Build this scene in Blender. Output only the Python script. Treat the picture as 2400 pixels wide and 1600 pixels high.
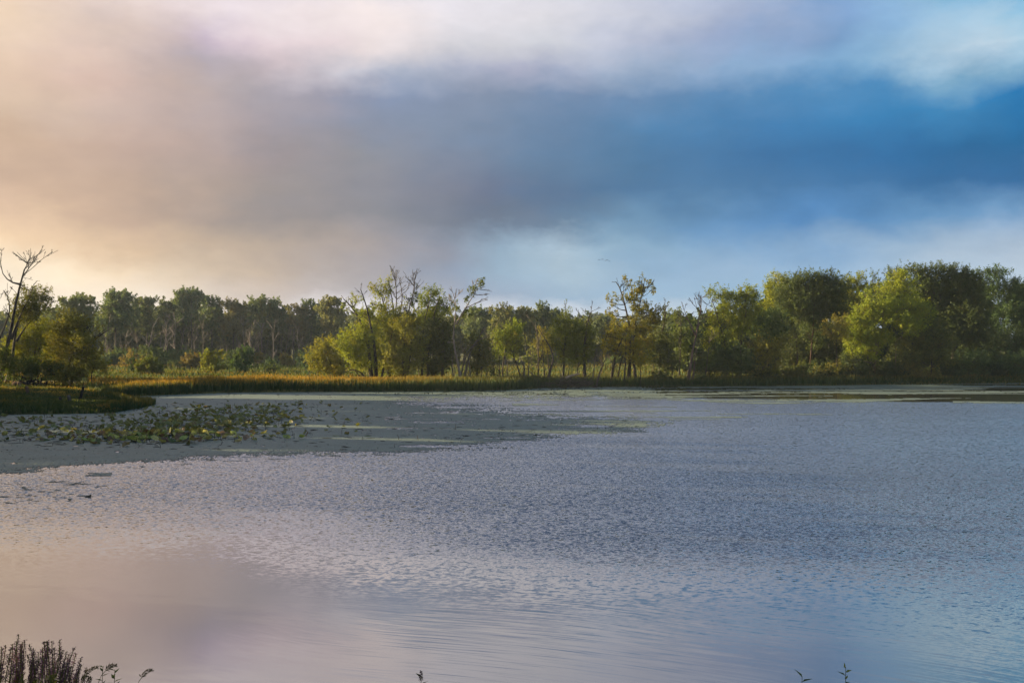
import bpy, math, random
import numpy as np
from mathutils import Vector

for o in list(bpy.data.objects):
    bpy.data.objects.remove(o, do_unlink=True)
scene = bpy.context.scene
COL = scene.collection
rng = np.random.default_rng(7)
random.seed(7)

# ------------------------------------------------------------------ camera
F = 2333.0            # focal length in pixels of the 2400 px wide photograph (35 mm)
HZ = 805.0            # row of the horizon
CAM_H = 6.8
cam_data = bpy.data.cameras.new('camera')
cam_data.lens = 35.0
cam_data.sensor_width = 36.0
cam_data.shift_y = (HZ - 800.0) / 2400.0
cam_data.clip_start = 0.1
cam_data.clip_end = 8000.0
cam = bpy.data.objects.new('camera', cam_data)
cam.location = (0, 0, CAM_H)
cam.rotation_euler = (math.radians(90), 0, 0)
COL.objects.link(cam)
scene.camera = cam

# ------------------------------------------------------------------ light, sky, exposure
EXPOSURE = 1.65
SUN_AZ = math.radians(-76)      # from the view direction (+Y), negative = to the left
SUN_EL = math.radians(13)
SUN_POWER = 5.0
SKY_GAIN = 1.0
scene.view_settings.view_transform = 'Standard'
scene.view_settings.look = 'None'
scene.view_settings.gamma = 1.0
scene.view_settings.exposure = EXPOSURE
scene.view_settings.use_curve_mapping = False

sun_dir = Vector((math.sin(SUN_AZ) * math.cos(SUN_EL), math.cos(SUN_AZ) * math.cos(SUN_EL), math.sin(SUN_EL)))
sun_data = bpy.data.lights.new('sun', 'SUN')
sun_data.energy = SUN_POWER
sun_data.angle = math.radians(0.6)
sun_data.color = (1.0, 0.82, 0.50)
sun = bpy.data.objects.new('sun', sun_data)
sun.rotation_euler = sun_dir.to_track_quat('Z', 'Y').to_euler()
sun.location = (-100, 30, 60)
COL.objects.link(sun)


def lin(c):
    c = np.asarray(c, float) / 255.0
    return np.where(c <= 0.04045, c / 12.92, ((c + 0.055) / 1.055) ** 2.4)


world = bpy.data.worlds.new('World')
scene.world = world
world.use_nodes = True
NT = world.node_tree
NT.nodes.clear()


def N(tree, kind, **kw):
    n = tree.nodes.new(kind)
    for k, v in kw.items():
        setattr(n, k, v)
    return n


def M(tree, op, a, b=None, c=None, clamp=False):
    n = tree.nodes.new('ShaderNodeMath')
    n.operation = op
    n.use_clamp = clamp
    for i, v in enumerate((a, b, c)):
        if v is None:
            continue
        if isinstance(v, (int, float)):
            n.inputs[i].default_value = v
        else:
            tree.links.new(v, n.inputs[i])
    return n.outputs[0]


def mixrgb(tree, fac, a, b, blend='MIX'):
    n = tree.nodes.new('ShaderNodeMix')
    n.data_type = 'RGBA'
    n.blend_type = blend
    for sock, v in ((n.inputs[0], fac), (n.inputs[6], a), (n.inputs[7], b)):
        if isinstance(v, (int, float)):
            sock.default_value = v
        elif isinstance(v, (tuple, list)):
            sock.default_value = (*v[:3], 1)
        else:
            tree.links.new(v, sock)
    return n.outputs[2]


def smooth(tree, v, lo, hi, a=0.0, b=1.0, kind='SMOOTHSTEP'):
    n = tree.nodes.new('ShaderNodeMapRange')
    n.interpolation_type = kind
    tree.links.new(v, n.inputs[0])
    for i, x in enumerate((lo, hi, a, b)):
        n.inputs[i + 1].default_value = x
    return n.outputs[0]


# cloud colours at bearings (columns) and heights (rows) of the sky that the photograph shows
SKY_ROWS = [
    (800, [(0, 255, 238, 214), (600, 238, 230, 228), (1000, 226, 224, 230), (1300, 208, 214, 226), (1800, 190, 204, 222), (2400, 196, 212, 226)]),
    (735, [(0, 255, 240, 218), (300, 252, 240, 224), (600, 234, 226, 226), (900, 224, 220, 226), (1100, 206, 208, 218), (1300, 204, 212, 224), (1500, 196, 208, 222), (1800, 162, 188, 210), (2400, 190, 206, 222)]),
    (690, [(0, 255, 238, 214), (300, 246, 228, 206), (600, 206, 192, 184), (900, 172, 172, 182), (1100, 152, 166, 188), (1300, 152, 178, 202), (1500, 150, 180, 206), (1800, 146, 178, 204), (2100, 164, 188, 210), (2400, 184, 202, 218)]),
    (630, [(0, 255, 234, 204), (300, 240, 216, 186), (600, 194, 176, 160), (900, 158, 156, 164), (1050, 142, 156, 178), (1200, 152, 178, 200), (1350, 164, 188, 206), (1500, 142, 174, 202), (1700, 146, 176, 204), (1900, 138, 172, 204), (2100, 164, 188, 210), (2400, 180, 198, 216)]),
    (580, [(0, 242, 210, 174), (300, 216, 188, 158), (600, 186, 168, 152), (900, 154, 150, 156), (1050, 142, 148, 164), (1180, 146, 172, 194), (1330, 168, 190, 206), (1480, 138, 172, 198), (1700, 128, 164, 198), (1900, 124, 162, 200), (2100, 150, 178, 204), (2400, 158, 182, 208)]),
    (520, [(0, 226, 196, 164), (300, 206, 180, 154), (600, 178, 164, 152), (900, 148, 146, 152), (1150, 118, 132, 156), (1350, 108, 142, 176), (1500, 110, 150, 184), (1700, 100, 146, 190), (1900, 84, 136, 188), (2150, 100, 148, 192), (2400, 110, 152, 192)]),
    (450, [(0, 214, 186, 158), (300, 202, 178, 156), (600, 178, 166, 156), (900, 148, 146, 154), (1150, 116, 130, 160), (1350, 84, 128, 172), (1600, 82, 134, 182), (1900, 70, 128, 182), (2150, 54, 120, 178), (2400, 52, 116, 174)]),
    (380, [(0, 220, 192, 162), (300, 202, 178, 160), (600, 182, 168, 162), (850, 156, 154, 160), (1050, 126, 140, 166), (1250, 104, 136, 172), (1500, 84, 130, 172), (1800, 64, 126, 182), (2100, 46, 118, 178), (2400, 32, 114, 172)]),
    (300, [(0, 226, 202, 174), (300, 204, 184, 170), (600, 186, 174, 172), (850, 150, 156, 174), (1050, 134, 152, 180), (1300, 110, 144, 184), (1550, 88, 142, 190), (1800, 66, 138, 198), (2100, 54, 138, 198), (2250, 60, 144, 202), (2400, 34, 130, 196)]),
    (235, [(0, 230, 204, 176), (200, 222, 196, 178), (400, 202, 184, 172), (600, 198, 186, 182), (750, 178, 173, 179), (900, 148, 160, 186), (1100, 140, 158, 188), (1350, 122, 152, 192), (1600, 108, 152, 198), (1850, 88, 152, 206), (2100, 80, 152, 208), (2250, 130, 180, 214), (2400, 132, 182, 216)]),
    (170, [(0, 238, 214, 184), (200, 228, 206, 188), (380, 202, 186, 178), (500, 188, 180, 184), (620, 208, 196, 196), (800, 200, 198, 208), (950, 170, 178, 196), (1200, 172, 176, 198), (1450, 158, 174, 198), (1700, 146, 172, 204), (1950, 128, 170, 208), (2050, 136, 178, 212), (2200, 166, 196, 218), (2340, 186, 208, 224), (2400, 178, 206, 224)]),
    (110, [(0, 246, 222, 190), (200, 236, 216, 196), (380, 216, 200, 194), (500, 212, 198, 208), (620, 240, 224, 222), (850, 234, 222, 222), (1050, 208, 206, 212), (1250, 204, 206, 214), (1450, 186, 192, 210), (1700, 156, 172, 204), (1950, 122, 160, 202), (2050, 136, 176, 212), (2180, 158, 192, 218), (2350, 166, 200, 222), (2400, 150, 196, 224)]),
    (50, [(0, 246, 224, 198), (200, 242, 226, 210), (380, 238, 224, 216), (520, 246, 236, 234), (850, 240, 228, 226), (1050, 226, 222, 228), (1250, 220, 218, 224), (1500, 202, 206, 220), (1750, 164, 178, 206), (1950, 130, 164, 206), (2100, 138, 178, 214), (2200, 140, 184, 214), (2350, 104, 170, 214), (2400, 108, 174, 216)]),
    (-40, [(0, 240, 224, 208), (300, 246, 236, 230), (700, 238, 232, 236), (1100, 228, 225, 232), (1500, 206, 210, 226), (1850, 172, 190, 218), (2150, 160, 186, 214), (2400, 140, 176, 210)]),
    (-400, [(0, 224, 214, 212), (700, 214, 212, 222), (1300, 196, 202, 222), (1800, 172, 188, 214), (2400, 152, 176, 208)]),
    (-1100, [(0, 150, 160, 185), (1000, 116, 138, 178), (2400, 104, 132, 174)]),
]
tc = N(NT, 'ShaderNodeTexCoord')
sep = N(NT, 'ShaderNodeSeparateXYZ')
NT.links.new(tc.outputs['Generated'], sep.inputs[0])
horiz = M(NT, 'SQRT', M(NT, 'ADD', M(NT, 'MULTIPLY', sep.outputs[0], sep.outputs[0]), M(NT, 'ADD', M(NT, 'MULTIPLY', sep.outputs[1], sep.outputs[1]), 1e-4)))
bearing = M(NT, 'DIVIDE', sep.outputs[0], horiz)
eleva = M(NT, 'DIVIDE', M(NT, 'ABSOLUTE', sep.outputs[2]), horiz)


def sky_noise(scale, detail, sx, sz, rough=0.55, off=0.0):
    mp = N(NT, 'ShaderNodeMapping')
    mp.inputs['Scale'].default_value = (sx, sx, sz)
    mp.inputs['Location'].default_value = (off, off * 0.7, off * 1.3)
    mp.inputs['Rotation'].default_value = (0, math.radians(-9), 0)
    NT.links.new(tc.outputs['Generated'], mp.inputs[0])
    n = N(NT, 'ShaderNodeTexNoise')
    n.inputs['Scale'].default_value = scale
    n.inputs['Detail'].default_value = detail
    n.inputs['Roughness'].default_value = rough
    NT.links.new(mp.outputs[0], n.inputs[0])
    return n


w1 = sky_noise(5.0, 4, 1.0, 2.0)
ws = N(NT, 'ShaderNodeSeparateColor')
NT.links.new(w1.outputs['Color'], ws.inputs[0])
b2 = M(NT, 'ADD', bearing, M(NT, 'MULTIPLY', M(NT, 'SUBTRACT', ws.outputs[0], 0.5), 0.05))
e2 = M(NT, 'ADD', eleva, M(NT, 'MULTIPLY', M(NT, 'SUBTRACT', ws.outputs[1], 0.5), 0.03))
w2 = sky_noise(11.0, 7, 1.0, 1.9, 0.62, 5.3)
ws2 = N(NT, 'ShaderNodeSeparateColor')
NT.links.new(w2.outputs['Color'], ws2.inputs[0])
b2 = M(NT, 'ADD', b2, M(NT, 'MULTIPLY', M(NT, 'SUBTRACT', ws2.outputs[0], 0.5), 0.11))
e2 = M(NT, 'ADD', e2, M(NT, 'MULTIPLY', M(NT, 'SUBTRACT', ws2.outputs[1], 0.5), 0.062))
uu = M(NT, 'ADD', M(NT, 'MULTIPLY', b2, 0.5), 0.5)


def sky_ramp(row, stops):
    r = N(NT, 'ShaderNodeValToRGB')
    r.color_ramp.interpolation = 'LINEAR'
    els = r.color_ramp.elements
    pts = []
    for (x, *rgb) in stops:
        k = (x - 1200) / F
        rgb = np.array(rgb, float)
        if x < 800 and row > -100:
            rgb *= np.array((0.965, 0.955, 0.985)) if row < 560 else 1.0
        if 550 < x < 1450 and 230 < row < 560:
            rgb = 0.93 * (0.88 * rgb + 0.12 * rgb.mean()) if x > 1000 else rgb * np.array((0.91, 0.93, 0.95))
        if x >= 1450 and 230 < row < 470:
            rgb = (0.9 * rgb + 0.1 * rgb.mean()) * np.array((0.90, 0.92, 0.93))
        pts.append((0.5 + 0.5 * k / math.sqrt(1 + k * k), lin(rgb)))
    pts.insert(0, (0.02, pts[0][1] * np.array((1.06, 1.0, 0.92))))
    pts.append((0.98, pts[-1][1] * np.array((0.95, 1.0, 1.0))))
    # resample smoothly (monotone cosine between the given bearings)
    for i, (p, c) in enumerate(pts):
        el = els[i] if i < 2 else els.new(p)
        el.position = p
        el.color = (*[float(v) for v in c], 1)
    NT.links.new(uu, r.inputs[0])
    return r.outputs[0]


prev = None
for row, stops in SKY_ROWS:
    ramp = sky_ramp(row, stops)
    e = (HZ - row) / F
    prev = ramp if prev is None else mixrgb(NT, smooth(NT, e2, pe, e, kind='LINEAR'), prev, ramp)
    pe = e
# soft billows inside the clouds
nb = sky_noise(8.0, 8, 1.0, 2.2, 0.64, 3.1)
gain = smooth(NT, nb.outputs[0], 0.25, 0.75, 0.885, 1.115, 'LINEAR')
nb2 = sky_noise(2.4, 5, 1.0, 2.2, 0.5, 9.4)
gain = M(NT, 'MULTIPLY', gain, smooth(NT, nb2.outputs[0], 0.3, 0.7, 0.96, 1.05, 'LINEAR'))
vm = N(NT, 'ShaderNodeVectorMath', operation='SCALE')
NT.links.new(prev, vm.inputs[0])
NT.links.new(gain, vm.inputs['Scale'])
nish = N(NT, 'ShaderNodeTexSky', sky_type='NISHITA')
nish.sun_disc = False
nish.sun_elevation = SUN_EL
nish.sun_rotation = SUN_AZ
bg_cloud = N(NT, 'ShaderNodeBackground')
bg_cloud.inputs[1].default_value = SKY_GAIN * 2.0 ** (-EXPOSURE)
NT.links.new(vm.outputs[0], bg_cloud.inputs[0])
bg_clear = N(NT, 'ShaderNodeBackground')
bg_clear.inputs[1].default_value = 0.1
NT.links.new(nish.outputs[0], bg_clear.inputs[0])
mixw = N(NT, 'ShaderNodeMixShader')
NT.links.new(smooth(NT, e2, 0.45, 1.6, 0.0, 0.6), mixw.inputs[0])
NT.links.new(bg_cloud.outputs[0], mixw.inputs[1])
NT.links.new(bg_clear.outputs[0], mixw.inputs[2])
wo = N(NT, 'ShaderNodeOutputWorld')
NT.links.new(mixw.outputs[0], wo.inputs[0])
world.cycles.sampling_method = 'MANUAL'
world.cycles.sample_map_resolution = 512

scene.render.engine = 'CYCLES'
scene.cycles.use_denoising = True
scene.cycles.denoising_prefilter = 'ACCURATE'
scene.cycles.denoising_quality = 'HIGH'
scene.cycles.max_bounces = 6
scene.cycles.transparent_max_bounces = 6
scene.cycles.volume_bounces = 0


# ------------------------------------------------------------------ noise and geometry helpers
def vnoise(x, y, seed=0):
    x = np.asarray(x, float); y = np.asarray(y, float)
    xi = np.floor(x).astype(np.int64); yi = np.floor(y).astype(np.int64)
    fx = x - xi; fy = y - yi
    fx = fx * fx * (3 - 2 * fx); fy = fy * fy * (3 - 2 * fy)

    def h(a, b):
        n = (a * 374761393 + b * 668265263 + seed * 1442695041) & 0x7fffffff
        n = ((n ^ (n >> 13)) * 1274126177) & 0x7fffffff
        n = n ^ (n >> 16)
        return (n & 0xffff) / 65535.0
    a = h(xi, yi); b = h(xi + 1, yi); c = h(xi, yi + 1); d = h(xi + 1, yi + 1)
    return (a * (1 - fx) + b * fx) * (1 - fy) + (c * (1 - fx) + d * fx) * fy


def fbm(x, y, seed=0, octv=4):
    s = 0; amp = 0.5; tot = 0
    for i in range(octv):
        s = s + amp * vnoise(x * 2 ** i, y * 2 ** i, seed + i * 17)
        tot += amp
        amp *= 0.5
    return s / tot


def poly_sd(px_, py_, poly):
    """signed distance to a polygon, negative inside"""
    px_ = np.asarray(px_, float); py_ = np.asarray(py_, float)
    best = np.full(px_.shape, 1e18)
    inside = np.zeros(px_.shape, bool)
    n = len(poly)
    for i in range(n):
        ax, ay = poly[i]; bx, by = poly[(i + 1) % n]
        dx, dy = bx - ax, by - ay
        t = np.clip(((px_ - ax) * dx + (py_ - ay) * dy) / (dx * dx + dy * dy + 1e-12), 0, 1)
        d2 = (px_ - ax - t * dx) ** 2 + (py_ - ay - t * dy) ** 2
        best = np.minimum(best, d2)
        if ay != by:
            c = ((ay > py_) != (by > py_)) & (px_ < (bx - ax) * (py_ - ay) / (by - ay) + ax)
            inside ^= c
    d = np.sqrt(best)
    return np.where(inside, -d, d)


def ground_pt(px_, py_, z=0.0):
    d = (CAM_H - z) * F / (py_ - HZ)
    return ((px_ - 1200) / F * d, d)


def at(px_, py_, d):
    return np.array(((px_ - 1200) / F * d, d, CAM_H - (py_ - HZ) / F * d))


FAR_SHORE_PX = [(-60, 972), (0, 971), (150, 970), (262, 968), (290, 961), (284, 951), (258, 944), (215, 940), (228, 934), (300, 929),
                (400, 925), (520, 920), (700, 918.5), (900, 918), (1060, 916.5), (1180, 914.5), (1290, 908), (1420, 906), (1600, 905.5),
                (1800, 904.5), (1960, 903), (2100, 900), (2260, 898.5), (2420, 897), (2700, 899)]
POND = [ground_pt(a, b) for a, b in FAR_SHORE_PX]
POND += [(112, 140), (105, 90), (80, 45), (55, 18), (20, 17.5), (-10, 17.5), (-22, 20), (-34, 40), (-47, 65), (-53, 86)]


def ground_h(x, y):
    x = np.asarray(x, float); y = np.asarray(y, float)
    sd = poly_sd(x, y, POND) + (fbm(x * 0.35, y * 0.35, 3, 3) - 0.5) * 1.2
    t = np.clip((sd + 3) / 4.0, 0, 1)
    h = -0.9 + t * t * (3 - 2 * t) * 1.25 + np.clip(sd, 0, 30) * 0.008 + (fbm(x * 0.2, y * 0.2, 5, 3) - 0.5) * 0.25 * t
    bank = np.clip((17.5 - y) * 0.3, -3, 5.3) + (fbm(x * 0.5, y * 0.5, 9, 3) - 0.5) * 0.25
    near = np.where(y < 19, np.maximum(bank, np.where(y < 17.5, -0.2, -1.0)), -9)
    far = np.clip((y - 420) / 500, 0, 1)
    return np.maximum(h, near) + far * far * 6


def new_mesh(name, verts, faces, mat=None, smooth_=False):
    me = bpy.data.meshes.new(name)
    verts = np.ascontiguousarray(verts, np.float32)
    faces = np.ascontiguousarray(faces, np.int32)
    nf, k = faces.shape
    me.vertices.add(len(verts))
    me.vertices.foreach_set('co', verts.ravel())
    me.loops.add(nf * k)
    me.loops.foreach_set('vertex_index', faces.ravel())
    me.polygons.add(nf)
    me.polygons.foreach_set('loop_start', np.arange(0, nf * k, k, dtype=np.int32))
    if smooth_:
        me.polygons.foreach_set('use_smooth', np.ones(nf, bool))
    me.update(calc_edges=True)
    if mat:
        me.materials.append(mat)
    return me


def attr(me, name, vals):
    a = me.attributes.new(name, 'FLOAT', 'POINT')
    a.data.foreach_set('value', np.ascontiguousarray(vals, np.float32))


def link(name, me, parent=None, loc=None):
    o = bpy.data.objects.new(name, me)
    COL.objects.link(o)
    if parent is not None:
        o.parent = parent
    if loc is not None:
        o.location = loc
    return o


def tag(o, label=None, cat=None, group=None, kind=None):
    for k, v in (('label', label), ('category', cat), ('group', group), ('kind', kind)):
        if v:
            o[k] = v
    return o


def empty(name, loc, label=None, cat=None, group=None):
    o = bpy.data.objects.new(name, None)
    o.empty_display_size = 0.3
    o.location = loc
    COL.objects.link(o)
    return tag(o, label, cat, group)


class Tubes:
    """collects tapered tubes and builds one mesh"""
    def __init__(self):
        self.v = []; self.f = []; self.n = 0

    def add(self, pts, rad, sides=6):
        pts = np.asarray(pts, float)
        m = len(pts)
        rad = np.broadcast_to(np.asarray(rad, float), (m,))
        tang = np.gradient(pts, axis=0)
        tang /= np.linalg.norm(tang, axis=1, keepdims=True) + 1e-9
        ref = np.where(np.abs(tang[:, 2:3]) > 0.9, np.array([[1.0, 0, 0]]), np.array([[0, 0, 1.0]]))
        a = np.cross(tang, ref); a /= np.linalg.norm(a, axis=1, keepdims=True) + 1e-9
        b = np.cross(tang, a)
        ang = np.arange(sides) * 2 * math.pi / sides
        ring = pts[:, None] + rad[:, None, None] * (np.cos(ang)[None, :, None] * a[:, None] + np.sin(ang)[None, :, None] * b[:, None])
        self.v.append(ring.reshape(-1, 3))
        i = np.arange(m - 1)[:, None] * sides; j = np.arange(sides)[None]; j2 = (j + 1) % sides
        q = np.stack([i + j, i + j2, i + sides + j2, i + sides + j], -1).reshape(-1, 4) + self.n
        self.f.append(q)
        self.n += m * sides

    def mesh(self, name, mat, origin=(0, 0, 0)):
        return new_mesh(name, np.concatenate(self.v) - np.asarray(origin), np.concatenate(self.f), mat, True)


def wiggle(pts, n, amp):
    """resample a polyline smoothly to n points and roughen it"""
    pts = np.asarray(pts, float)
    d = np.r_[0, np.cumsum(np.linalg.norm(np.diff(pts, axis=0), axis=1))]
    t = np.linspace(0, d[-1], n)
    out = np.stack([np.interp(t, d, pts[:, k]) for k in range(3)], 1)
    if len(pts) > 2 and n > 4:
        for _ in range(2):
            out[1:-1] = 0.25 * out[:-2] + 0.5 * out[1:-1] + 0.25 * out[2:]
    nz = rng.normal(0, amp, out.shape); nz[0] = 0
    if n > 3:
        nz[1:-1] = (nz[:-2] + nz[1:-1] + nz[2:]) / 2
    return out + nz * np.linspace(0.4, 1, n)[:, None]


# ------------------------------------------------------------------ materials
def material(name):
    m = bpy.data.materials.new(name)
    m.use_nodes = True
    m.node_tree.nodes.clear()
    return m, m.node_tree


def out(t, shader):
    o = N(t, 'ShaderNodeOutputMaterial')
    t.links.new(shader, o.inputs[0])


def attr_node(t, name):
    n = N(t, 'ShaderNodeAttribute')
    n.attribute_name = name
    return n.outputs['Fac']


def pos_noise(t, scale, detail=3, vec_scale=(1, 1, 1), rot=(0, 0, 0), rough=0.5):
    g = N(t, 'ShaderNodeNewGeometry')
    mp = N(t, 'ShaderNodeMapping')
    mp.inputs['Scale'].default_value = vec_scale
    mp.inputs['Rotation'].default_value = rot
    t.links.new(g.outputs['Position'], mp.inputs[0])
    n = N(t, 'ShaderNodeTexNoise')
    n.inputs['Scale'].default_value = scale
    n.inputs['Detail'].default_value = detail
    n.inputs['Roughness'].default_value = rough
    t.links.new(mp.outputs[0], n.inputs[0])
    return n


def leaf_shader(t, color, trans_fac=0.34, trans_tint=(1.25, 1.25, 0.55), rough=0.6, spec=0.012):
    d = N(t, 'ShaderNodeBsdfDiffuse')
    t.links.new(color, d.inputs[0])
    tr = N(t, 'ShaderNodeBsdfTranslucent')
    t.links.new(mixrgb(t, 1.0, color, trans_tint, 'MULTIPLY'), tr.inputs[0])
    mx = N(t, 'ShaderNodeMixShader')
    mx.inputs[0].default_value = trans_fac
    t.links.new(d.outputs[0], mx.inputs[1]); t.links.new(tr.outputs[0], mx.inputs[2])
    g = N(t, 'ShaderNodeBsdfGlossy')
    g.inputs['Roughness'].default_value = rough
    g.inputs[0].default_value = (0.9, 0.95, 1, 1)
    mx2 = N(t, 'ShaderNodeMixShader')
    mx2.inputs[0].default_value = spec
    t.links.new(mx.outputs[0], mx2.inputs[1]); t.links.new(g.outputs[0], mx2.inputs[2])
    return mx2.outputs[0]


# leaves: the tree's own colour (object colour) varied leaf by leaf (attribute v) and branch by branch (attribute c)
mat_leaf, t = material('leaf')
oi = N(t, 'ShaderNodeObjectInfo')
v = attr_node(t, 'v'); c = attr_node(t, 'c')
dark = mixrgb(t, 1.0, oi.outputs['Color'], (0.84, 0.96, 1.0), 'MULTIPLY')
lite = mixrgb(t, 1.0, oi.outputs['Color'], (1.78, 1.66, 1.1), 'MULTIPLY')
col = mixrgb(t, v, dark, lite)
gold = mixrgb(t, 1.0, oi.outputs['Color'], (1.45, 1.12, 0.60), 'MULTIPLY')
col = mixrgb(t, smooth(t, c, 0.66, 1.0, 0.0, 0.8), col, gold)
out(t, leaf_shader(t, col))

mat_bark, t = material('bark')
oi = N(t, 'ShaderNodeObjectInfo')
n = pos_noise(t, 3.0, 4, (1, 1, 0.25))
col = mixrgb(t, smooth(t, n.outputs[0], 0.3, 0.7), mixrgb(t, 1.0, oi.outputs['Color'], (0.5, 0.5, 0.52), 'MULTIPLY'), oi.outputs['Color'])
p = N(t, 'ShaderNodeBsdfPrincipled')
p.inputs['Roughness'].default_value = 0.9
p.inputs['Specular IOR Level'].default_value = 0.2
t.links.new(col, p.inputs[0])
out(t, p.outputs[0])

# reeds and grass: green stems ripening to straw and gold at the seed heads (attribute t = height on the blade, g = ripeness)
mat_reed, t = material('reed')
h_ = attr_node(t, 't'); g_ = attr_node(t, 'g'); v = attr_node(t, 'v')
stem = mixrgb(t, v, (0.030, 0.058, 0.018), (0.085, 0.120, 0.030))
ripe = mixrgb(t, v, (0.31, 0.170, 0.020), (0.44, 0.27, 0.042))
unripe = mixrgb(t, v, (0.066, 0.082, 0.016), (0.115, 0.118, 0.026))
top = mixrgb(t, g_, unripe, ripe)
col = mixrgb(t, smooth(t, h_, 0.68, 0.98), stem, top)
out(t, leaf_shader(t, col, 0.35, (1.2, 1.05, 0.6), 0.6, 0.010))

mat_soil, t = material('soil')
n = pos_noise(t, 0.35, 6)
n2 = pos_noise(t, 0.02, 3)
col = mixrgb(t, smooth(t, n.outputs[0], 0.35, 0.65), (0.045, 0.050, 0.020), (0.12, 0.115, 0.035))
col = mixrgb(t, smooth(t, n2.outputs[0], 0.4, 0.6, 0, 0.7), col, (0.17, 0.14, 0.035))
p = N(t, 'ShaderNodeBsdfPrincipled')
p.inputs['Roughness'].default_value = 0.95
p.inputs['Specular IOR Level'].default_value = 0.1
t.links.new(col, p.inputs[0])
out(t, p.outputs[0])

# water: ruffled by wind further out, nearly still in the lee of the near-left bank and beside the weed
mat_water, t = material('water')
g = N(t, 'ShaderNodeNewGeometry')
sp = N(t, 'ShaderNodeSeparateXYZ')
t.links.new(g.outputs['Position'], sp.inputs[0])
X, Y = sp.outputs[0], sp.outputs[1]
big = pos_noise(t, 0.09, 3)
big2 = pos_noise(t, 0.035, 3, (0.5, 1.6, 1))
wob = M(t, 'MULTIPLY', M(t, 'SUBTRACT', big.outputs[0], 0.5), 16.0)
q = M(t, 'ADD', M(t, 'ADD', Y, wob), M(t, 'MULTIPLY', M(t, 'MAXIMUM', M(t, 'ADD', X, 9.0), 0.0), 0.85))
wind = smooth(t, q, 27.0, 48.0)                                     # 0 in the lee, 1 out in the breeze
lee_left = M(t, 'MULTIPLY', smooth(t, X, -34.0, -22.0, 1.0, 0.0), smooth(t, Y, 40, 58))   # still strip along the weed at far left
lee_far = smooth(t, M(t, 'ADD', M(t, 'ADD', Y, M(t, 'MULTIPLY', M(t, 'MAXIMUM', X, 0.0), 0.30)), M(t, 'MULTIPLY', M(t, 'SUBTRACT', big2.outputs[0], 0.5), 40.0)), 124.0, 136.0)   # sheltered under the far trees
wind = M(t, 'MULTIPLY', wind, M(t, 'SUBTRACT', 1.0, M(t, 'MULTIPLY', lee_left, 0.85)))
wind = M(t, 'MULTIPLY', wind, smooth(t, lee_far, 0.0, 1.0, 1.0, 0.10))
wind = M(t, 'MULTIPLY', wind, smooth(t, Y, 24.0, 37.0, 0.08, 1.0))
patch = smooth(t, big2.outputs[0], 0.3, 0.7, 0.75, 1.2)
wind = M(t, 'MULTIPLY', wind, patch)
rip = pos_noise(t, 8.5, 2.0, (0.62, 1.0, 1), (0, 0, 0.12), 0.6)
rc = N(t, 'ShaderNodeSeparateColor'); t.links.new(rip.outputs['Color'], rc.inputs[0])
ampx = M(t, 'MULTIPLY', wind, 0.7)
ampy = M(t, 'MULTIPLY', wind, 1.9)
sx1 = M(t, 'MULTIPLY', M(t, 'SUBTRACT', rc.outputs[0], 0.5), ampx)
sy1 = M(t, 'MULTIPLY', M(t, 'SUBTRACT', rc.outputs[1], 0.60), ampy)
# small wavelets that run slantwise through the near water
curve = pos_noise(t, 0.05, 1)
rot = M(t, 'ADD', M(t, 'MULTIPLY', M(t, 'SUBTRACT', Y, 19.0), -0.035), M(t, 'ADD', 0.72, M(t, 'MULTIPLY', M(t, 'SUBTRACT', curve.outputs[0], 0.5), 0.8)))
vr = N(t, 'ShaderNodeVectorRotate'); vr.rotation_type = 'Z_AXIS'
t.links.new(g.outputs['Position'], vr.inputs['Vector'])
t.links.new(M(t, 'MAXIMUM', rot, 0.05), vr.inputs['Angle'])
mp = N(t, 'ShaderNodeMapping'); mp.inputs['Scale'].default_value = (1.0, 8.5, 1)
t.links.new(vr.outputs[0], mp.inputs[0])
fine = N(t, 'ShaderNodeTexNoise'); fine.inputs['Scale'].default_value = 1.0; fine.inputs['Detail'].default_value = 1.5
t.links.new(mp.outputs[0], fine.inputs[0])
lee_near = M(t, 'ADD', smooth(t, M(t, 'ADD', X, M(t, 'MULTIPLY', M(t, 'SUBTRACT', Y, 20.0), -0.35)), -9.0, 0.0, 0.12, 1.0), 0.0)
famp = M(t, 'MULTIPLY', M(t, 'MULTIPLY', lee_near, smooth(t, Y, 26.0, 38.0, 1.0, 0.25)), smooth(t, big.outputs[0], 0.3, 0.7, 0.05, 0.15))
sy2 = M(t, 'MULTIPLY', M(t, 'SUBTRACT', fine.outputs[0], 0.5), famp)
cx = N(t, 'ShaderNodeCombineXYZ')
t.links.new(M(t, 'ADD', sx1, M(t, 'MULTIPLY', sy2, 0.6)), cx.inputs[0])
t.links.new(M(t, 'ADD', sy1, sy2), cx.inputs[1])
cx.inputs[2].default_value = 1.0
nm = N(t, 'ShaderNodeVectorMath', operation='NORMALIZE')
t.links.new(cx.outputs[0], nm.inputs[0])
gl = N(t, 'ShaderNodeBsdfGlossy')
gl.inputs['Roughness'].default_value = 0.06
gl.inputs[0].default_value = (0.99, 0.965, 0.955, 1)
t.links.new(nm.outputs[0], gl.inputs['Normal'])
df = N(t, 'ShaderNodeBsdfDiffuse')
df.inputs[0].default_value = (0.055, 0.056, 0.058, 1)
fr = N(t, 'ShaderNodeLayerWeight')
fr.inputs[0].default_value = 0.5
t.links.new(nm.outputs[0], fr.inputs['Normal'])
refl = M(t, 'ADD', M(t, 'MULTIPLY', M(t, 'POWER', fr.outputs['Facing'], 2.35), 0.90), 0.075)
mx = N(t, 'ShaderNodeMixShader')
t.links.new(refl, mx.inputs[0])
t.links.new(df.outputs[0], mx.inputs[1]); t.links.new(gl.outputs[0], mx.inputs[2])
out(t, mx.outputs[0])

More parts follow.
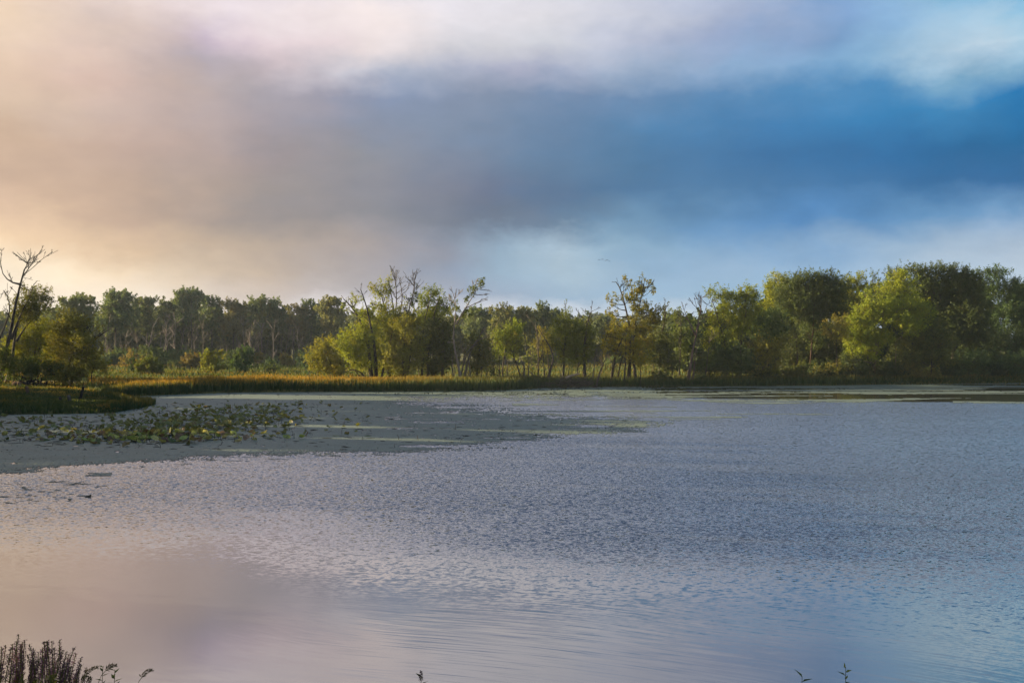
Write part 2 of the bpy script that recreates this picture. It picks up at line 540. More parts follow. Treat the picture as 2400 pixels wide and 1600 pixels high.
mat_weed, t = material('duckweed')
n = pos_noise(t, 0.5, 6, (0.35, 1.0, 1))
n2 = pos_noise(t, 0.06, 3, (0.3, 1.0, 1))
n3 = pos_noise(t, 9.0, 2)
col = mixrgb(t, smooth(t, n.outputs[0], 0.35, 0.68), (0.180, 0.250, 0.175), (0.290, 0.385, 0.275))
col = mixrgb(t, smooth(t, n2.outputs[0], 0.52, 0.75, 0, 0.45), col, (0.14, 0.14, 0.09))
col = mixrgb(t, smooth(t, n3.outputs[0], 0.35, 0.6, 0.0, 0.35), (0.07, 0.085, 0.06), col)
n5 = pos_noise(t, 0.9, 5, (0.5, 1.0, 1), (0, 0, 0), 0.7)
col = mixrgb(t, smooth(t, n5.outputs[0], 0.36, 0.60, 0.55, 0.0), col, (0.110, 0.150, 0.118))
n4 = pos_noise(t, 2.2, 4, (0.45, 1.0, 1), (0, 0, 0), 0.65)
col = mixrgb(t, smooth(t, n4.outputs[0], 0.56, 0.66, 0.0, 0.75), col, (0.045, 0.055, 0.035))
p = N(t, 'ShaderNodeBsdfPrincipled')
p.inputs['Roughness'].default_value = 0.62
p.inputs['Specular IOR Level'].default_value = 0.55
t.links.new(col, p.inputs[0])
out(t, p.outputs[0])

mat_pad, t = material('lotus_leaf')
oi = N(t, 'ShaderNodeObjectInfo')
n = pos_noise(t, 6.0, 3)
col = mixrgb(t, smooth(t, n.outputs[0], 0.35, 0.7), mixrgb(t, 1.0, oi.outputs['Color'], (0.6, 0.6, 0.55), 'MULTIPLY'), oi.outputs['Color'])
n2 = pos_noise(t, 1.6, 2)
col = mixrgb(t, smooth(t, n2.outputs[0], 0.54, 0.66, 0.0, 0.8), col, (0.20, 0.125, 0.055))
out(t, leaf_shader(t, col, 0.3, (1.1, 1.0, 0.6), 0.5, 0.03))

mat_petal, t = material('petal')
oi = N(t, 'ShaderNodeObjectInfo')
out(t, leaf_shader(t, oi.outputs['Color'], 0.3, (1, 0.9, 1), 0.6, 0.02))

mat_bird, t = material('feathers')
p = N(t, 'ShaderNodeBsdfPrincipled')
p.inputs[0].default_value = (0.05, 0.05, 0.055, 1)
p.inputs['Roughness'].default_value = 0.8
out(t, p.outputs[0])

# ------------------------------------------------------------------ ground and water
gx = np.concatenate([np.linspace(-900, -140, 24), np.linspace(-132, 132, 150), np.linspace(140, 900, 24)])
gy = np.concatenate([np.linspace(-60, 14, 30), np.linspace(15, 200, 120), np.linspace(205, 420, 40), np.linspace(440, 1400, 30)])
GX, GY = np.meshgrid(gx, gy)
GZ = ground_h(GX, GY)
ny, nx = GX.shape
idx = np.arange(nx * ny).reshape(ny, nx)
quads = np.stack([idx[:-1, :-1], idx[:-1, 1:], idx[1:, 1:], idx[1:, :-1]], -1).reshape(-1, 4)
tag(link('ground', new_mesh('ground', np.stack([GX, GY, GZ], -1).reshape(-1, 3), quads, mat_soil, True)), kind='structure')

wx = np.linspace(-90, 140, 12); wy = np.linspace(12, 185, 12)
WX, WY = np.meshgrid(wx, wy)
idx = np.arange(144).reshape(12, 12)
quads = np.stack([idx[:-1, :-1], idx[:-1, 1:], idx[1:, 1:], idx[1:, :-1]], -1).reshape(-1, 4)
tag(link('water', new_mesh('water', np.stack([WX, WY, WX * 0], -1).reshape(-1, 3), quads, mat_water)), kind='structure')

# duckweed: a thin mat of floating plants with ragged edges and holes
MAT_MAIN = [(-120, 965), (330, 960), (300, 940), (340, 925), (700, 912), (1000, 911), (1240, 906), (1500, 900), (1500, 922), (1300, 927), (1150, 929), (1010, 934),
            (945, 941), (960, 948), (1010, 950), (1090, 956), (1150, 966), (1240, 974), (1330, 979), (1440, 981), (1525, 987), (1500, 998),
            (1440, 1005), (1330, 1016), (1240, 1026), (1170, 1035), (1090, 1048), (1000, 1055), (880, 1060), (720, 1061), (620, 1063),
            (500, 1068), (410, 1074), (320, 1078), (250, 1082), (150, 1092), (60, 1103), (-120, 1118)]
cols_ = np.arange(-110, 2500, 3.0)
rows_ = np.concatenate([np.arange(896.5, 950, 0.7), np.arange(950, 1125, 1.0)])
PX, PY = np.meshgrid(cols_, rows_)
D = CAM_H * F / (PY - HZ)
WXm = (PX - 1200) / F * D
# distances in pixels, rows stretched because the sheet is seen at a grazing angle
sd_main = poly_sd(PX, PY * 4, [(a, b * 4) for a, b in MAT_MAIN])
nz = fbm(WXm * 0.22, D * 0.55, 21, 5)
nzf = fbm(WXm * 1.1, D * 1.6, 31, 3)
streak = fbm(WXm * 0.05, D * 0.42, 41, 4)
inside = np.clip(-sd_main / 45.0, -1.5, 1.0)
nzx = rng.random(PX.shape)
m_main = inside + ((nz - 0.5) * 1.5 + (nzf - 0.5) * 1.5 + (nzx - 0.5) * 0.9) * np.interp(PX, [700, 1200], [0.8, 1.9]) > 0.0
holes = ((fbm(WXm * 0.16, D * 0.5, 51, 5) > 0.68) & (PX > 900)) | (fbm(WXm * 1.2, D * 1.6, 58, 3) > 0.80)
m_main &= ~holes
# bands of weed under the right-hand trees, open dark water between them
low = np.interp(PX, [1380, 1500, 1650, 1800, 1950, 2060, 2200, 2400, 2500], [925, 934, 941, 947, 948, 940, 934, 931, 930])
up = np.interp(PX, [1380, 1500, 2500], [903, 898, 894])
frac = (PY - up) / (low - up)
m_right = (PX > 1330) & (PY < low) & (streak + (nzf - 0.5) * 0.22 + (0.14 - 0.17 * frac) > 0.515 + 0.09 * np.clip((PX - 2000) / 400, 0, 1))
band2 = (PX > 2230) & (np.abs(PY - 942 - (PX - 2230) * 0.006) < 2.0 + 3 * (nz - 0.5)) & (nzf > 0.35)
slips = (PX > 1200) & (PX < 1950) & (PY > 925) & (PY < 985) & (fbm(WXm * 0.06, D * 0.5, 77, 3) > 0.72)
slips |= (PX < 260) & (PY > 1098) & (fbm(WXm * 0.25, D * 1.3, 78, 3) > 0.66)
m_main &= sd_main < 70
keep = m_main | m_right | band2 | slips
keep &= poly_sd(WXm, D, POND) < 1.0
# floating scraps along the lower left
scr = (PX < 300) & (PY > 1108)
ny, nx = PX.shape
V = np.stack([WXm, D, np.full_like(D, 0.012)], -1).reshape(-1, 3)
idx = np.arange(nx * ny).reshape(ny, nx)
quads = np.stack([idx[1:, :-1], idx[1:, 1:], idx[:-1, 1:], idx[:-1, :-1]], -1)[keep[:-1, :-1]]
used, inv = np.unique(quads, return_inverse=True)
V = V[used]
V[:, 0] += rng.normal(0, 0.03, len(V)); V[:, 1] += rng.normal(0, 0.06, len(V))
V[:, 2] += rng.uniform(0, 0.012, len(V))
tag(link('duckweed', new_mesh('duckweed', V, inv.reshape(-1, 4), mat_weed)), kind='stuff')
# floating strips of weed on the still water near the left edge
sv, sf, k = [], [], 0
for (a, b, w) in [(140, 1128, 60), (170, 1134, 80), (60, 1142, 40), (110, 1152, 40), (200, 1161, 50), (30, 1165, 50), (140, 1166, 50), (75, 1172, 30), (20, 1178, 30), (185, 1131, 40), (90, 1147, 60),
                  (235, 1139, 26), (25, 1133, 70), (5, 1150, 30), (65, 1160, 44), (165, 1171, 24), (330, 1095, 40), (420, 1088, 50), (520, 1080, 60), (620, 1074, 60), (760, 1068, 70), (900, 1064, 50)]:
    for _ in range(5):
        cx_, cy_ = ground_pt(a + rng.normal(0, w * 0.4), b + rng.normal(0, 1.4))
        L = w / F * cy_ * rng.uniform(0.08, 0.32); wd = rng.uniform(0.03, 0.09)
        ang = np.linspace(0, 2 * math.pi, 9)[:-1]
        sv.append(np.stack([cx_ + np.cos(ang) * L * rng.uniform(.7, 1.2, 8), cy_ + np.sin(ang) * wd * rng.uniform(.6, 1.3, 8), np.full(8, 0.012)], 1))
        sf.append(np.arange(8)[None] + k); k += 8
tag(link('floating_weed', new_mesh('floating_weed', np.concatenate(sv), np.concatenate(sf), mat_weed)), kind='stuff')


# ------------------------------------------------------------------ reeds, grass
def blades(name, x, y, h, w, g, lean=0.12, segs=2, split=0.0, mat=None):
    n = len(x)
    z = ground_h(x, y) - 0.05
    ang = rng.uniform(0, math.pi, n)
    dx, dy = np.cos(ang) * w * 0.5, np.sin(ang) * w * 0.5
    la = rng.uniform(0, 2 * math.pi, n)
    lx, ly = np.cos(la) * h * lean * rng.random(n), np.sin(la) * h * lean * rng.random(n)
    base = np.stack([x, y, z], 1)
    side = np.stack([dx, dy, np.zeros(n)], 1)
    tip = base + np.stack([lx, ly, h], 1)
    mid = base + np.stack([lx * 0.35, ly * 0.35, h * 0.6], 1)
    vs = np.stack([base - side, base + side, mid + side * 1.1, mid - side * 1.1, tip + side * 0.25, tip - side * 0.25], 1)
    k = np.arange(n)[:, None] * 6
    q = np.concatenate([k + np.array([0, 1, 2, 3]), k + np.array([3, 2, 4, 5])])
    me = new_mesh(name, vs.reshape(-1, 3), q, mat or mat_reed)
    attr(me, 't', np.tile([0, 0, .6, .6, 1, 1], n))
    attr(me, 'g', np.repeat(np.clip(g, 0, 1), 6))
    attr(me, 'v', np.repeat(np.clip(rng.random(n) * 0.7 + 0.3 * fbm(x * 0.3, y * 0.3, 61, 3), 0, 1), 6))
    o = link(name, me)
    return tag(o, kind='stuff')


def shore_pts(px0, px1, dens, depth0, depth1):
    """random points between depth0 and depth1 metres behind the far shoreline, between two bearings"""
    xs, ys = [], []
    sx = np.array([ground_pt(a, b) for a, b in FAR_SHORE_PX])
    for i in range(len(sx) - 1):
        a, b = sx[i], sx[i + 1]
        if FAR_SHORE_PX[i][0] < px0 or FAR_SHORE_PX[i][0] >= px1:
            continue
        L = np.linalg.norm(b - a)
        n = int(L * (depth1 - depth0) * dens)
        u = rng.random(n)[:, None]
        p_ = a + (b - a) * u
        xs.append(p_[:, 0] + 0); ys.append(p_[:, 1] + rng.uniform(depth0, depth1, n))
    return np.concatenate(xs), np.concatenate(ys)


# tall reed bed along the far left shore
x, y = shore_pts(228, 1060, 26, -0.4, 9)
pxx = x / y * F + 1200
ripe = np.interp(pxx, [200, 260, 700, 900, 1080, 1300], [0.8, 1, 1.0, 0.6, 0.25, 0.1]) * np.clip(0.3 + (y - 128) / 12, 0.2, 1) + rng.normal(0, 0.2, len(x))
hh = np.interp(pxx, [228, 420, 700, 1100, 1300], [1.2, 1.85, 1.85, 1.6, 1.3]) * (0.62 + 0.42 * rng.random(len(x)) + 0.45 * (fbm(x * 0.35, y * 0.4, 71, 3) - 0.5))
blades('reed_bed', x, y, hh, rng.uniform(0.05, 0.10, len(x)), ripe, 0.10)
# golden rushes further back in the marsh
n = 16000
pxx = rng.uniform(205, 1300, n); y = rng.uniform(134, 149, n); x = (pxx - 1200) / F * y
ok = (poly_sd(x, y, POND) > 3) & (fbm(x * 0.12, y * 0.12, 81, 3) > 0.36)
x, y, pxx = x[ok], y[ok], pxx[ok]
blades('golden_rushes', x, y, rng.uniform(1.0, 1.65, len(x)), rng.uniform(0.07, 0.13, len(x)), np.interp(pxx, [200, 700, 950, 1100, 1300], [1, 0.9, 0.5, 0.3, 0.2]) * rng.uniform(0.5, 1.2, len(x)), 0.14)
# lower grass on the middle and right shore
x, y = shore_pts(1040, 2500, 22, -0.5, 10)
pxx = x / y * F + 1200
hh = np.interp(pxx, [1040, 1250, 1500, 2000, 2400], [1.7, 1.5, 1.3, 1.4, 1.0]) * (0.55 + 0.5 * rng.random(len(x)) + 0.4 * (fbm(x * 0.3, y * 0.3, 72, 3) - 0.5))
blades('shore_grass', x, y, hh, rng.uniform(0.05, 0.12, len(x)), rng.uniform(-0.1, 0.3, len(x)), 0.25)
# meadow behind
n = 62000
pxx = rng.uniform(-150, 2500, n); y = 165 + 150 * rng.random(n) ** 1.15; x = (pxx - 1200) / F * y
gn = fbm(x * 0.035, y * 0.06, 91, 4)
blades('meadow_grass', x, y, rng.uniform(0.5, 1.15, n) * (0.5 + gn), rng.uniform(0.10, 0.20, n), np.clip((gn - 0.40) * 5, 0, 1) * np.interp(pxx, [200, 800, 1100], [0.95, 0.8, 0.4]) + 0.06, 0.4)
# left spit: mixed marsh plants
n = 36000
pxx = rng.uniform(-140, 312, n); y = rng.uniform(94, 150, n); x = (pxx - 1200) / F * y
ok = poly_sd(x, y, POND) > -0.3
x, y, pxx = x[ok], y[ok], pxx[ok]
hh = rng.uniform(0.35, 0.95, len(x)) * (0.2 + 1.5 * fbm(x * 0.35, y * 0.35, 93, 3))
hh = np.where((pxx > 225) & (y < 112), (hh * 1.2 + 0.08) * np.clip((312 - pxx) / 50, 0.25, 1), hh * 0.8)
hh = np.where((y < 114) & (pxx > 120), np.minimum(hh, 0.62) * np.interp(pxx, [120, 200, 300], [1, 0.8, 0.75]), hh)
blades('marsh_plants', x, y, hh, rng.uniform(0.05, 0.14, len(x)), np.clip((fbm(x * 0.25, y * 0.25, 95, 3) - 0.48) * 4, 0, 0.8), 0.55)
# grass on the near bank, below the picture's lower edge
n = 9000
x = rng.uniform(-14, 14, n); y = rng.uniform(6, 17.2, n)
blades('bank_grass', x, y, rng.uniform(0.3, 0.65, n), rng.uniform(0.008, 0.016, n), rng.uniform(0, 0.3, n), 0.5)


# ------------------------------------------------------------------ trees
def leaf_cloud(blobs, d, size, dens, spray, up=0.7):
    """leaves set on short sprays spread through ellipsoidal boughs; returns triangles with their colour attributes"""
    P, Cc, Dn = [], [], []
    for (cx_, cy_, cz_, ax, ay, az) in blobs:
        area = 4 * math.pi * ((ax * az) ** 1.6 / 3 + (ax * ay) ** 1.6 / 3 + (ay * az) ** 1.6 / 3) ** (1 / 1.6)
        ns = max(5, int(area * 1.5 * dens * min(1.0, 0.30 + 0.42 * ax)))
        dr = rng.normal(0, 1, (ns, 3)); dr /= np.linalg.norm(dr, axis=1, keepdims=True)
        dr[:, 2] += 0.12
        r = rng.random(ns) ** 0.42 * rng.uniform(0.70, 1.32, ns)
        sc = np.stack([cx_ + dr[:, 0] * ax * r, cy_ + dr[:, 1] * ay * r, cz_ + dr[:, 2] * az * r], 1)
        axis = dr * 0.55 + np.array([0, 0, up]) + rng.normal(0, 0.35, (ns, 3))
        axis /= np.linalg.norm(axis, axis=1, keepdims=True)
        k = rng.poisson(24, ns) + 6
        rep = np.repeat(np.arange(ns), k)
        tt = rng.random(len(rep))
        L = spray * rng.uniform(0.5, 1.7, ns)
        pos = sc[rep] + axis[rep] * (tt * L[rep])[:, None] + rng.normal(0, 1, (len(rep), 3)) * (spray * 0.24 * (1.15 - 0.85 * tt))[:, None]
        P.append(pos)
        Cc.append(np.repeat(rng.random(ns), k)); Dn.append(dr[rep])
    P = np.concatenate(P); Cc = np.concatenate(Cc)
    n = len(P)
    nrm = rng.normal(0, 0.85, (n, 3)) + np.array([0, 0, 0.4]) + 0.8 * np.concatenate(Dn)
    nrm /= np.linalg.norm(nrm, axis=1, keepdims=True)
    a = np.cross(nrm, rng.normal(0, 1, (n, 3))); a /= np.linalg.norm(a, axis=1, keepdims=True) + 1e-9
    b = np.cross(nrm, a)
    s = size * rng.uniform(0.6, 1.35, n)[:, None]
    tri = np.stack([P - a * s * 0.55, P + b * s * 0.36 + a * s * 0.05, P + a * s * 0.55 - b * s * 0.30], 1)
    return tri.reshape(-1, 3), np.repeat(Cc, 3), np.repeat(rng.random(n), 3)


def twigs(T, p0, p1, r, level, minr=0.03, ratio=0.5, every=0.9):
    """a bare branch with side twigs"""
    p0 = np.asarray(p0, float); p1 = np.asarray(p1, float)
    L = np.linalg.norm(p1 - p0)
    pts = wiggle([p0, p1], max(4, int(L / 0.6) + 2), L * 0.018)
    T.add(pts, np.linspace(r, max(minr, r * 0.3), len(pts)), 5 if r > 0.06 else 3)
    if level <= 0 or L < 0.35:
        return
    m = max(2, int(L / every))
    ax = (p1 - p0) / L
    for i in range(m):
        u = rng.uniform(0.25, 1.0)
        q_ = pts[min(int(u * (len(pts) - 1)), len(pts) - 1)]
        side = rng.normal(0, 1, 3); side -= ax * side.dot(ax); side /= np.linalg.norm(side)
        dr = ax * rng.uniform(0.6, 1.0) + side * rng.uniform(0.3, 0.75) + np.array([0, 0, 0.25])
        dr /= np.linalg.norm(dr)
        twigs(T, q_, q_ + dr * L * ratio * rng.uniform(0.5, 1.1) * (1.15 - 0.55 * u), max(minr, r * 0.42), level - 1, minr, ratio, every)


BARK_DARK = (0.065, 0.052, 0.040)
BARK_GREY = (0.15, 0.125, 0.10)
BARK_PALE = (0.30, 0.25, 0.21)


def tree(name, label, d, trunks, blobs, leaf=(0.096, 0.112, 0.025), bark=BARK_DARK, bare=(), size=0.25, dens=1.0, spray=1.15,
         cat='tree', group=None, up=0.85, part='trunk', limbs=True):
    """trunks: [(base radius, [(column,row), ...])]; the first point stands on the ground.  blobs: [(column,row,rx,ry[,depth offset])] boughs.
    bare: [(col0,row0,col1,row1,radius,levels)] leafless branches"""
    s = d / F
    TT = []
    lines = []
    x0 = (trunks[0][1][0][0] - 1200) * s
    root_loc = np.array((x0, d, float(ground_h(np.array([x0]), np.array([d]))[0]) - 0.1))
    for r, pts in trunks:
        P = []
        dy = rng.normal(0, 0.4) if lines else 0.0
        slope = rng.normal(0, 0.10)
        for i, (a, b) in enumerate(pts):
            w = at(a, b, d)
            w[1] += dy + slope * (pts[0][1] - b) * s
            if i == 0 and b > 868:
                w[2] = float(ground_h(np.array([w[0]]), np.array([w[1]]))[0]) - 0.15
            P.append(w)
        L = sum(np.linalg.norm(P[i + 1] - P[i]) for i in range(len(P) - 1))
        W = wiggle(P, max(6, int(L / 0.9)), 0.05 + r * 0.12)
        rad = r * (np.linspace(1, 0.22, len(W)) + 0.35 * np.exp(-np.linspace(0, 9, len(W))))
        if not TT or pts[0][1] > 868 or cat in ('shrub', 'bush'):
            TT.append(Tubes())
        T = TT[-1]
        T.add(W, rad, 7)
        lines.append((W, rad, T))
    wb = []
    for bl in blobs:
        a, b, rx, ry = bl[:4]
        off = bl[4] if len(bl) > 4 else rng.normal(0, 0.7)
        c_ = at(a, b, d); c_[1] += off
        ax, az = rx * s, ry * s
        ay = 0.5 * (ax + az) * rng.uniform(0.8, 1.1)
        wb.append((c_[0], c_[1], c_[2], ax, ay, az))
        if limbs:
            best = None
            for W, rad, T in lines:
                dd = np.linalg.norm(W - c_, axis=1) + np.where(W[:, 2] > c_[2] - 0.2 * az, 3.0, 0) + np.arange(len(W)) * 0.0
                i = int(np.argmin(dd))
                if best is None or dd[i] < best[0]:
                    best = (dd[i], W[i], rad[i], T)
            _, q_, rq, T = best
            top = c_ + np.array([rng.normal(0, ax * 0.3), 0, az * 0.4])
            mid = 0.5 * (q_ + top) + np.array([0, 0, -0.12 * np.linalg.norm(top - q_)])
            L = np.linalg.norm(top - q_)
            W = wiggle([q_, mid, top], max(5, int(L / 0.7)), 0.06)
            r0 = min(rq * 0.75, 0.05 + 0.02 * L)
            T.add(W, np.linspace(r0, 0.02, len(W)), 5)
            for _ in range(int(3 + 2.2 * ax)):
                dr = rng.normal(0, 1, 3) + np.array([0, 0, 0.5]); dr /= np.linalg.norm(dr)
                st = W[rng.integers(len(W) // 2, len(W))]
                en = c_ + dr * np.array([ax, ay, az]) * rng.uniform(0.6, 1.05)
                T.add(wiggle([st, en], 4, 0.08), np.linspace(max(r0 * 0.45, 0.035), 0.02, 4), 3)
            if d < 200 and rx < 26:                      # leafless shoots that stand out of the boughs
                for _ in range(2):
                    dr = np.array([rng.normal(0, 0.8), rng.normal(0, 0.8), rng.uniform(0.2, 1.2)]); dr /= np.linalg.norm(dr)
                    en = c_ + dr * np.array([ax, ay, az]) * rng.uniform(1.2, 1.75)
                    T.add(wiggle([c_, en], 5, 0.10), np.linspace(0.045, 0.022, 5), 3)
    if name in ('dead_tree', 'bare_tree'):
        bare = list(bare) + [(a0, b0, a1 + rng.normal(0, 9), b1 + rng.normal(3, 6), r * 0.7, lv) for (a0, b0, a1, b1, r, lv) in bare]
    for (a0, b0, a1, b1, r, lv) in bare:
        q0, q1 = at(a0, b0, d), at(a1, b1, d)
        # start on the nearest trunk point so that nothing floats
        near = min(((np.linalg.norm(W - q0, axis=1).min(), W[int(np.argmin(np.linalg.norm(W - q0, axis=1)))], T_) for W, _, T_ in lines), key=lambda z: z[0])
        q0 = near[1]; T = near[2]; q1[1] = q0[1] + rng.normal(0, 0.6)
        twigs(T, q0, q1, r, lv)
    extra = []
    for (cx_, cy_, cz_, ax, ay, az) in wb:          # smaller outer boughs break up the outline
        for _ in range(3 if ax > 1.1 else 0):
            th = rng.uniform(0, 2 * math.pi); up_ = rng.uniform(-0.3, 1.0)
            f_ = rng.uniform(0.22, 0.42)
            extra.append((cx_ + math.cos(th) * ax * 0.95, cy_ + math.sin(th) * ay * 0.95, cz_ + up_ * az * 0.95, ax * f_, ay * f_, az * f_))
    wb = wb + extra
    root = empty(name, root_loc, label, cat, group)
    for T in TT:
        tr = link(part, T.mesh(part, mat_bark, root_loc), root)
        tr.color = (*bark, 1)
    if wb:
        tri, cc, vv = leaf_cloud(wb, d, size, dens, spray, up)
        me = new_mesh('crown', tri - root_loc, np.arange(len(tri)).reshape(-1, 3), mat_leaf)
        attr(me, 'c', cc); attr(me, 'v', vv)
        cr = link('crown', me, root)
        cr.color = (*leaf, 1)
    return root


YEL = (0.175, 0.175, 0.020)
YELG = (0.150, 0.155, 0.022)
GRN = (0.070, 0.105, 0.028)
DKG = (0.045, 0.068, 0.024)
BLU = (0.045, 0.082, 0.040)
OLV = (0.062, 0.070, 0.022)
BRN = (0.15, 0.095, 0.035)

# --- left edge group
tree('dead_tree', 'tall bare dead tree leaning right with forked twiggy top at the left edge', 143,
     [(0.34, [(-4, 900), (8, 850), (20, 800), (30, 755), (42, 690), (52, 640), (70, 604)]),
      (0.20, [(22, 795), (36, 750), (52, 715), (68, 690)]),
      (0.22, [(-6, 905), (-12, 820), (10, 765), (24, 735), (20, 700), (8, 680)]),
      (0.12, [(46, 666), (28, 664), (10, 656), (2, 638), (0, 610)])], [], bark=(0.060, 0.048, 0.04),
     bare=[(52, 640, 100, 590, 0.08, 3), (64, 616, 50, 592, 0.06, 3), (58, 626, 86, 600, 0.06, 3), (44, 680, 60, 668, 0.05, 3), (0, 614, 8, 592, 0.05, 3), (30, 755, 14, 720, 0.05, 3), (60, 700, 78, 660, 0.04, 2), (70, 604, 72, 582, 0.05, 2), (60, 622, 40, 596, 0.05, 3), (52, 640, 64, 655, 0.03, 2), (66, 610, 92, 612, 0.04, 2),
           (2, 638, 4, 606, 0.05, 3), (46, 664, 66, 680, 0.05, 2), (8, 680, 2, 700, 0.04, 3), (20, 700, 26, 670, 0.04, 2), (28, 664, 18, 640, 0.03, 2), (40, 690, 30, 672, 0.03, 2)])
tree('leaning_tree', 'dark olive tree with flat topped crown just right of the dead tree', 146,
     [(0.28, [(14, 902), (26, 850), (34, 790), (50, 745), (66, 700)]), (0.16, [(34, 800), (58, 760), (84, 738)])],
     [(82, 698, 28, 16), (100, 712, 20, 12), (60, 722, 26, 18), (90, 730, 24, 14), (44, 745, 22, 16), (70, 750, 26, 16)],
     leaf=(0.102, 0.102, 0.019), bare=[(90, 720, 128, 706, 0.04, 2), (96, 740, 122, 728, 0.03, 2)])
tree('maple_tree', 'bright yellow green round tree behind the leaning dead trunk', 149,
     [(0.22, [(70, 900), (76, 850), (82, 800), (84, 770)]), (0.15, [(70, 880), (95, 830), (100, 800)])],
     [(82, 772, 24, 26), (70, 800, 26, 20), (104, 805, 26, 26), (60, 830, 26, 24), (112, 835, 28, 26), (85, 850, 34, 24), (34, 800, 20, 22), (30, 840, 24, 24)], leaf=YELG)
tree('spreading_tree', 'low spreading tree with long dark limb reaching right beside the reed bed', 143,
     [(0.26, [(166, 900), (170, 860), (182, 825), (204, 800), (250, 776)]), (0.20, [(160, 898), (156, 850), (164, 815), (176, 785), (196, 765)]), (0.14, [(214, 900), (217, 870), (222, 850)])],
     [(146, 776, 26, 18), (176, 758, 28, 18), (206, 770, 24, 14), (140, 808, 30, 24), (172, 806, 26, 22), (210, 812, 24, 22), (128, 846, 32, 26), (178, 846, 34, 26), (212, 844, 24, 26),
      (225, 868, 26, 16), (160, 880, 36, 18), (236, 830, 10, 12)], leaf=(0.138, 0.127, 0.020), bare=[(204, 800, 246, 772, 0.09, 2), (230, 872, 250, 862, 0.03, 2)])
tree('shrub', 'dark leafy thicket at the foot of the dead tree on the left bank', 141,
     [(0.1, [(30, 900), (34, 870)]), (0.1, [(90, 900), (88, 870)]), (0.08, [(128, 898), (128, 866)])],
     [(12, 866, 30, 26), (48, 876, 34, 22), (90, 874, 36, 24), (128, 878, 30, 20), (-20, 850, 30, 34)], leaf=(0.064, 0.082, 0.017), cat='shrub', part='stem')
tree('shrub', 'brown tinged bush between the reed bed and the left thicket', 139,
     [(0.08, [(196, 904), (198, 880)]), (0.06, [(176, 904), (172, 884)])], [(190, 882, 24, 16), (168, 890, 22, 12), (150, 892, 20, 10)], leaf=(0.093, 0.091, 0.019), cat='shrub', part='stem')

# trees on the left bank beyond the frame, whose shade lies over the weed
for i, (x_, y_, h_) in enumerate([(-84, 131, 17), (-78, 127, 17), (-80, 121, 18), (-73, 117, 17), (-78, 111, 18), (-70, 107, 17), (-75, 102, 17), (-67, 98, 16), (-72, 92, 16), (-65, 88, 16), (-70, 82, 16), (-63, 78, 15), (-68, 72, 15), (-60, 68, 15), (-64, 62, 14), (-57, 58, 14), (-52, 50, 13)]):
    cpx = x_ / y_ * F + 1200
    s_ = F / y_
    base = HZ + (CAM_H - 0.4) * s_
    tree('bank_tree', 'green tree on the left bank beyond the dead tree', y_, [(0.25, [(cpx, base), (cpx + 5, base - h_ * 0.35 * s_), (cpx + 8, base - h_ * 0.8 * s_)])],
         [(cpx + rng.normal(0, 1.5) * s_, base - h_ * f_ * s_, 3.3 * s_, 2.2 * s_) for f_ in (0.1, 0.22, 0.33, 0.44, 0.55, 0.66, 0.77, 0.87, 0.95)], leaf=GRN, size=0.62, dens=0.28, group='trees on the left bank past the frame')
for i, (x_, y_, h_) in enumerate([(-22, 15, 10), (-26, 10, 11), (-20, 22, 9), (-25, 28, 10)]):
    zb = float(ground_h(np.array([x_]), np.array([y_]))[0])
    cpx = x_ / y_ * F + 1200
    s_ = F / y_
    yy_ = lambda z: HZ + (CAM_H - z) * s_
    tree('bank_tree', 'green tree on the near bank left of the loosestrife', y_, [(0.18, [(cpx, yy_(zb)), (cpx, yy_(zb + h_ * 0.4)), (cpx, yy_(zb + h_ * 0.85))])],
         [(cpx + rng.normal(0, 0.9) * s_, yy_(zb + h_ * f_), 1.9 * s_, 1.4 * s_) for f_ in (0.18, 0.3, 0.42, 0.55, 0.68, 0.8, 0.9)], leaf=GRN, size=0.22, group='trees on the near bank past the frame')

# --- central cluster
tree('willow_tree', 'many stemmed yellow green tree with low arching limbs behind the reeds', 158,
     [(0.36, [(872, 892), (868, 840), (858, 790), (846, 755), (832, 728), (806, 700)]), (0.30, [(882, 892), (880, 830), (872, 770), (866, 720), (852, 680)]),
      (0.22, [(864, 892), (846, 868), (826, 860), (804, 872)]), (0.20, [(890, 892), (900, 850), (914, 800), (920, 750)]), (0.14, [(858, 890), (840, 875), (824, 862)])],
     [(834, 800, 32, 20), (814, 822, 26, 22), (856, 776, 26, 18), (866, 806, 30, 24), (836, 838, 30, 22), (876, 842, 32, 26), (856, 742, 18, 14), (828, 714, 12, 10), (842, 706, 10, 8),
      (872, 716, 12, 12), (890, 760, 20, 20), (810, 724, 9, 8), (852, 862, 30, 16)], leaf=(0.170, 0.188, 0.020),
     bare=[(852, 680, 850, 664, 0.05, 3), (806, 700, 800, 692, 0.04, 2), (820, 716, 818, 694, 0.04, 2), (852, 690, 836, 676, 0.03, 2), (854, 690, 866, 682, 0.03, 2)])
tree('cottonwood_tree', 'tall yellow tree with upswept branches beside a bare forked top', 161,
     [(0.30, [(914, 892), (910, 840), (912, 790), (906, 740), (896, 700), (888, 680)]), (0.22, [(930, 892), (926, 840), (924, 780), (922, 720), (914, 680), (912, 658)])],
     [(888, 686, 16, 14), (900, 702, 14, 14), (911, 662, 8, 11), (916, 682, 9, 10), (904, 730, 16, 12), (912, 766, 28, 22), (930, 742, 22, 18), (906, 800, 26, 24), (936, 796, 26, 26), (918, 838, 34, 30), (936, 870, 26, 22), (900, 866, 26, 20),
      (946, 726, 12, 10)], leaf=(0.155, 0.165, 0.020))
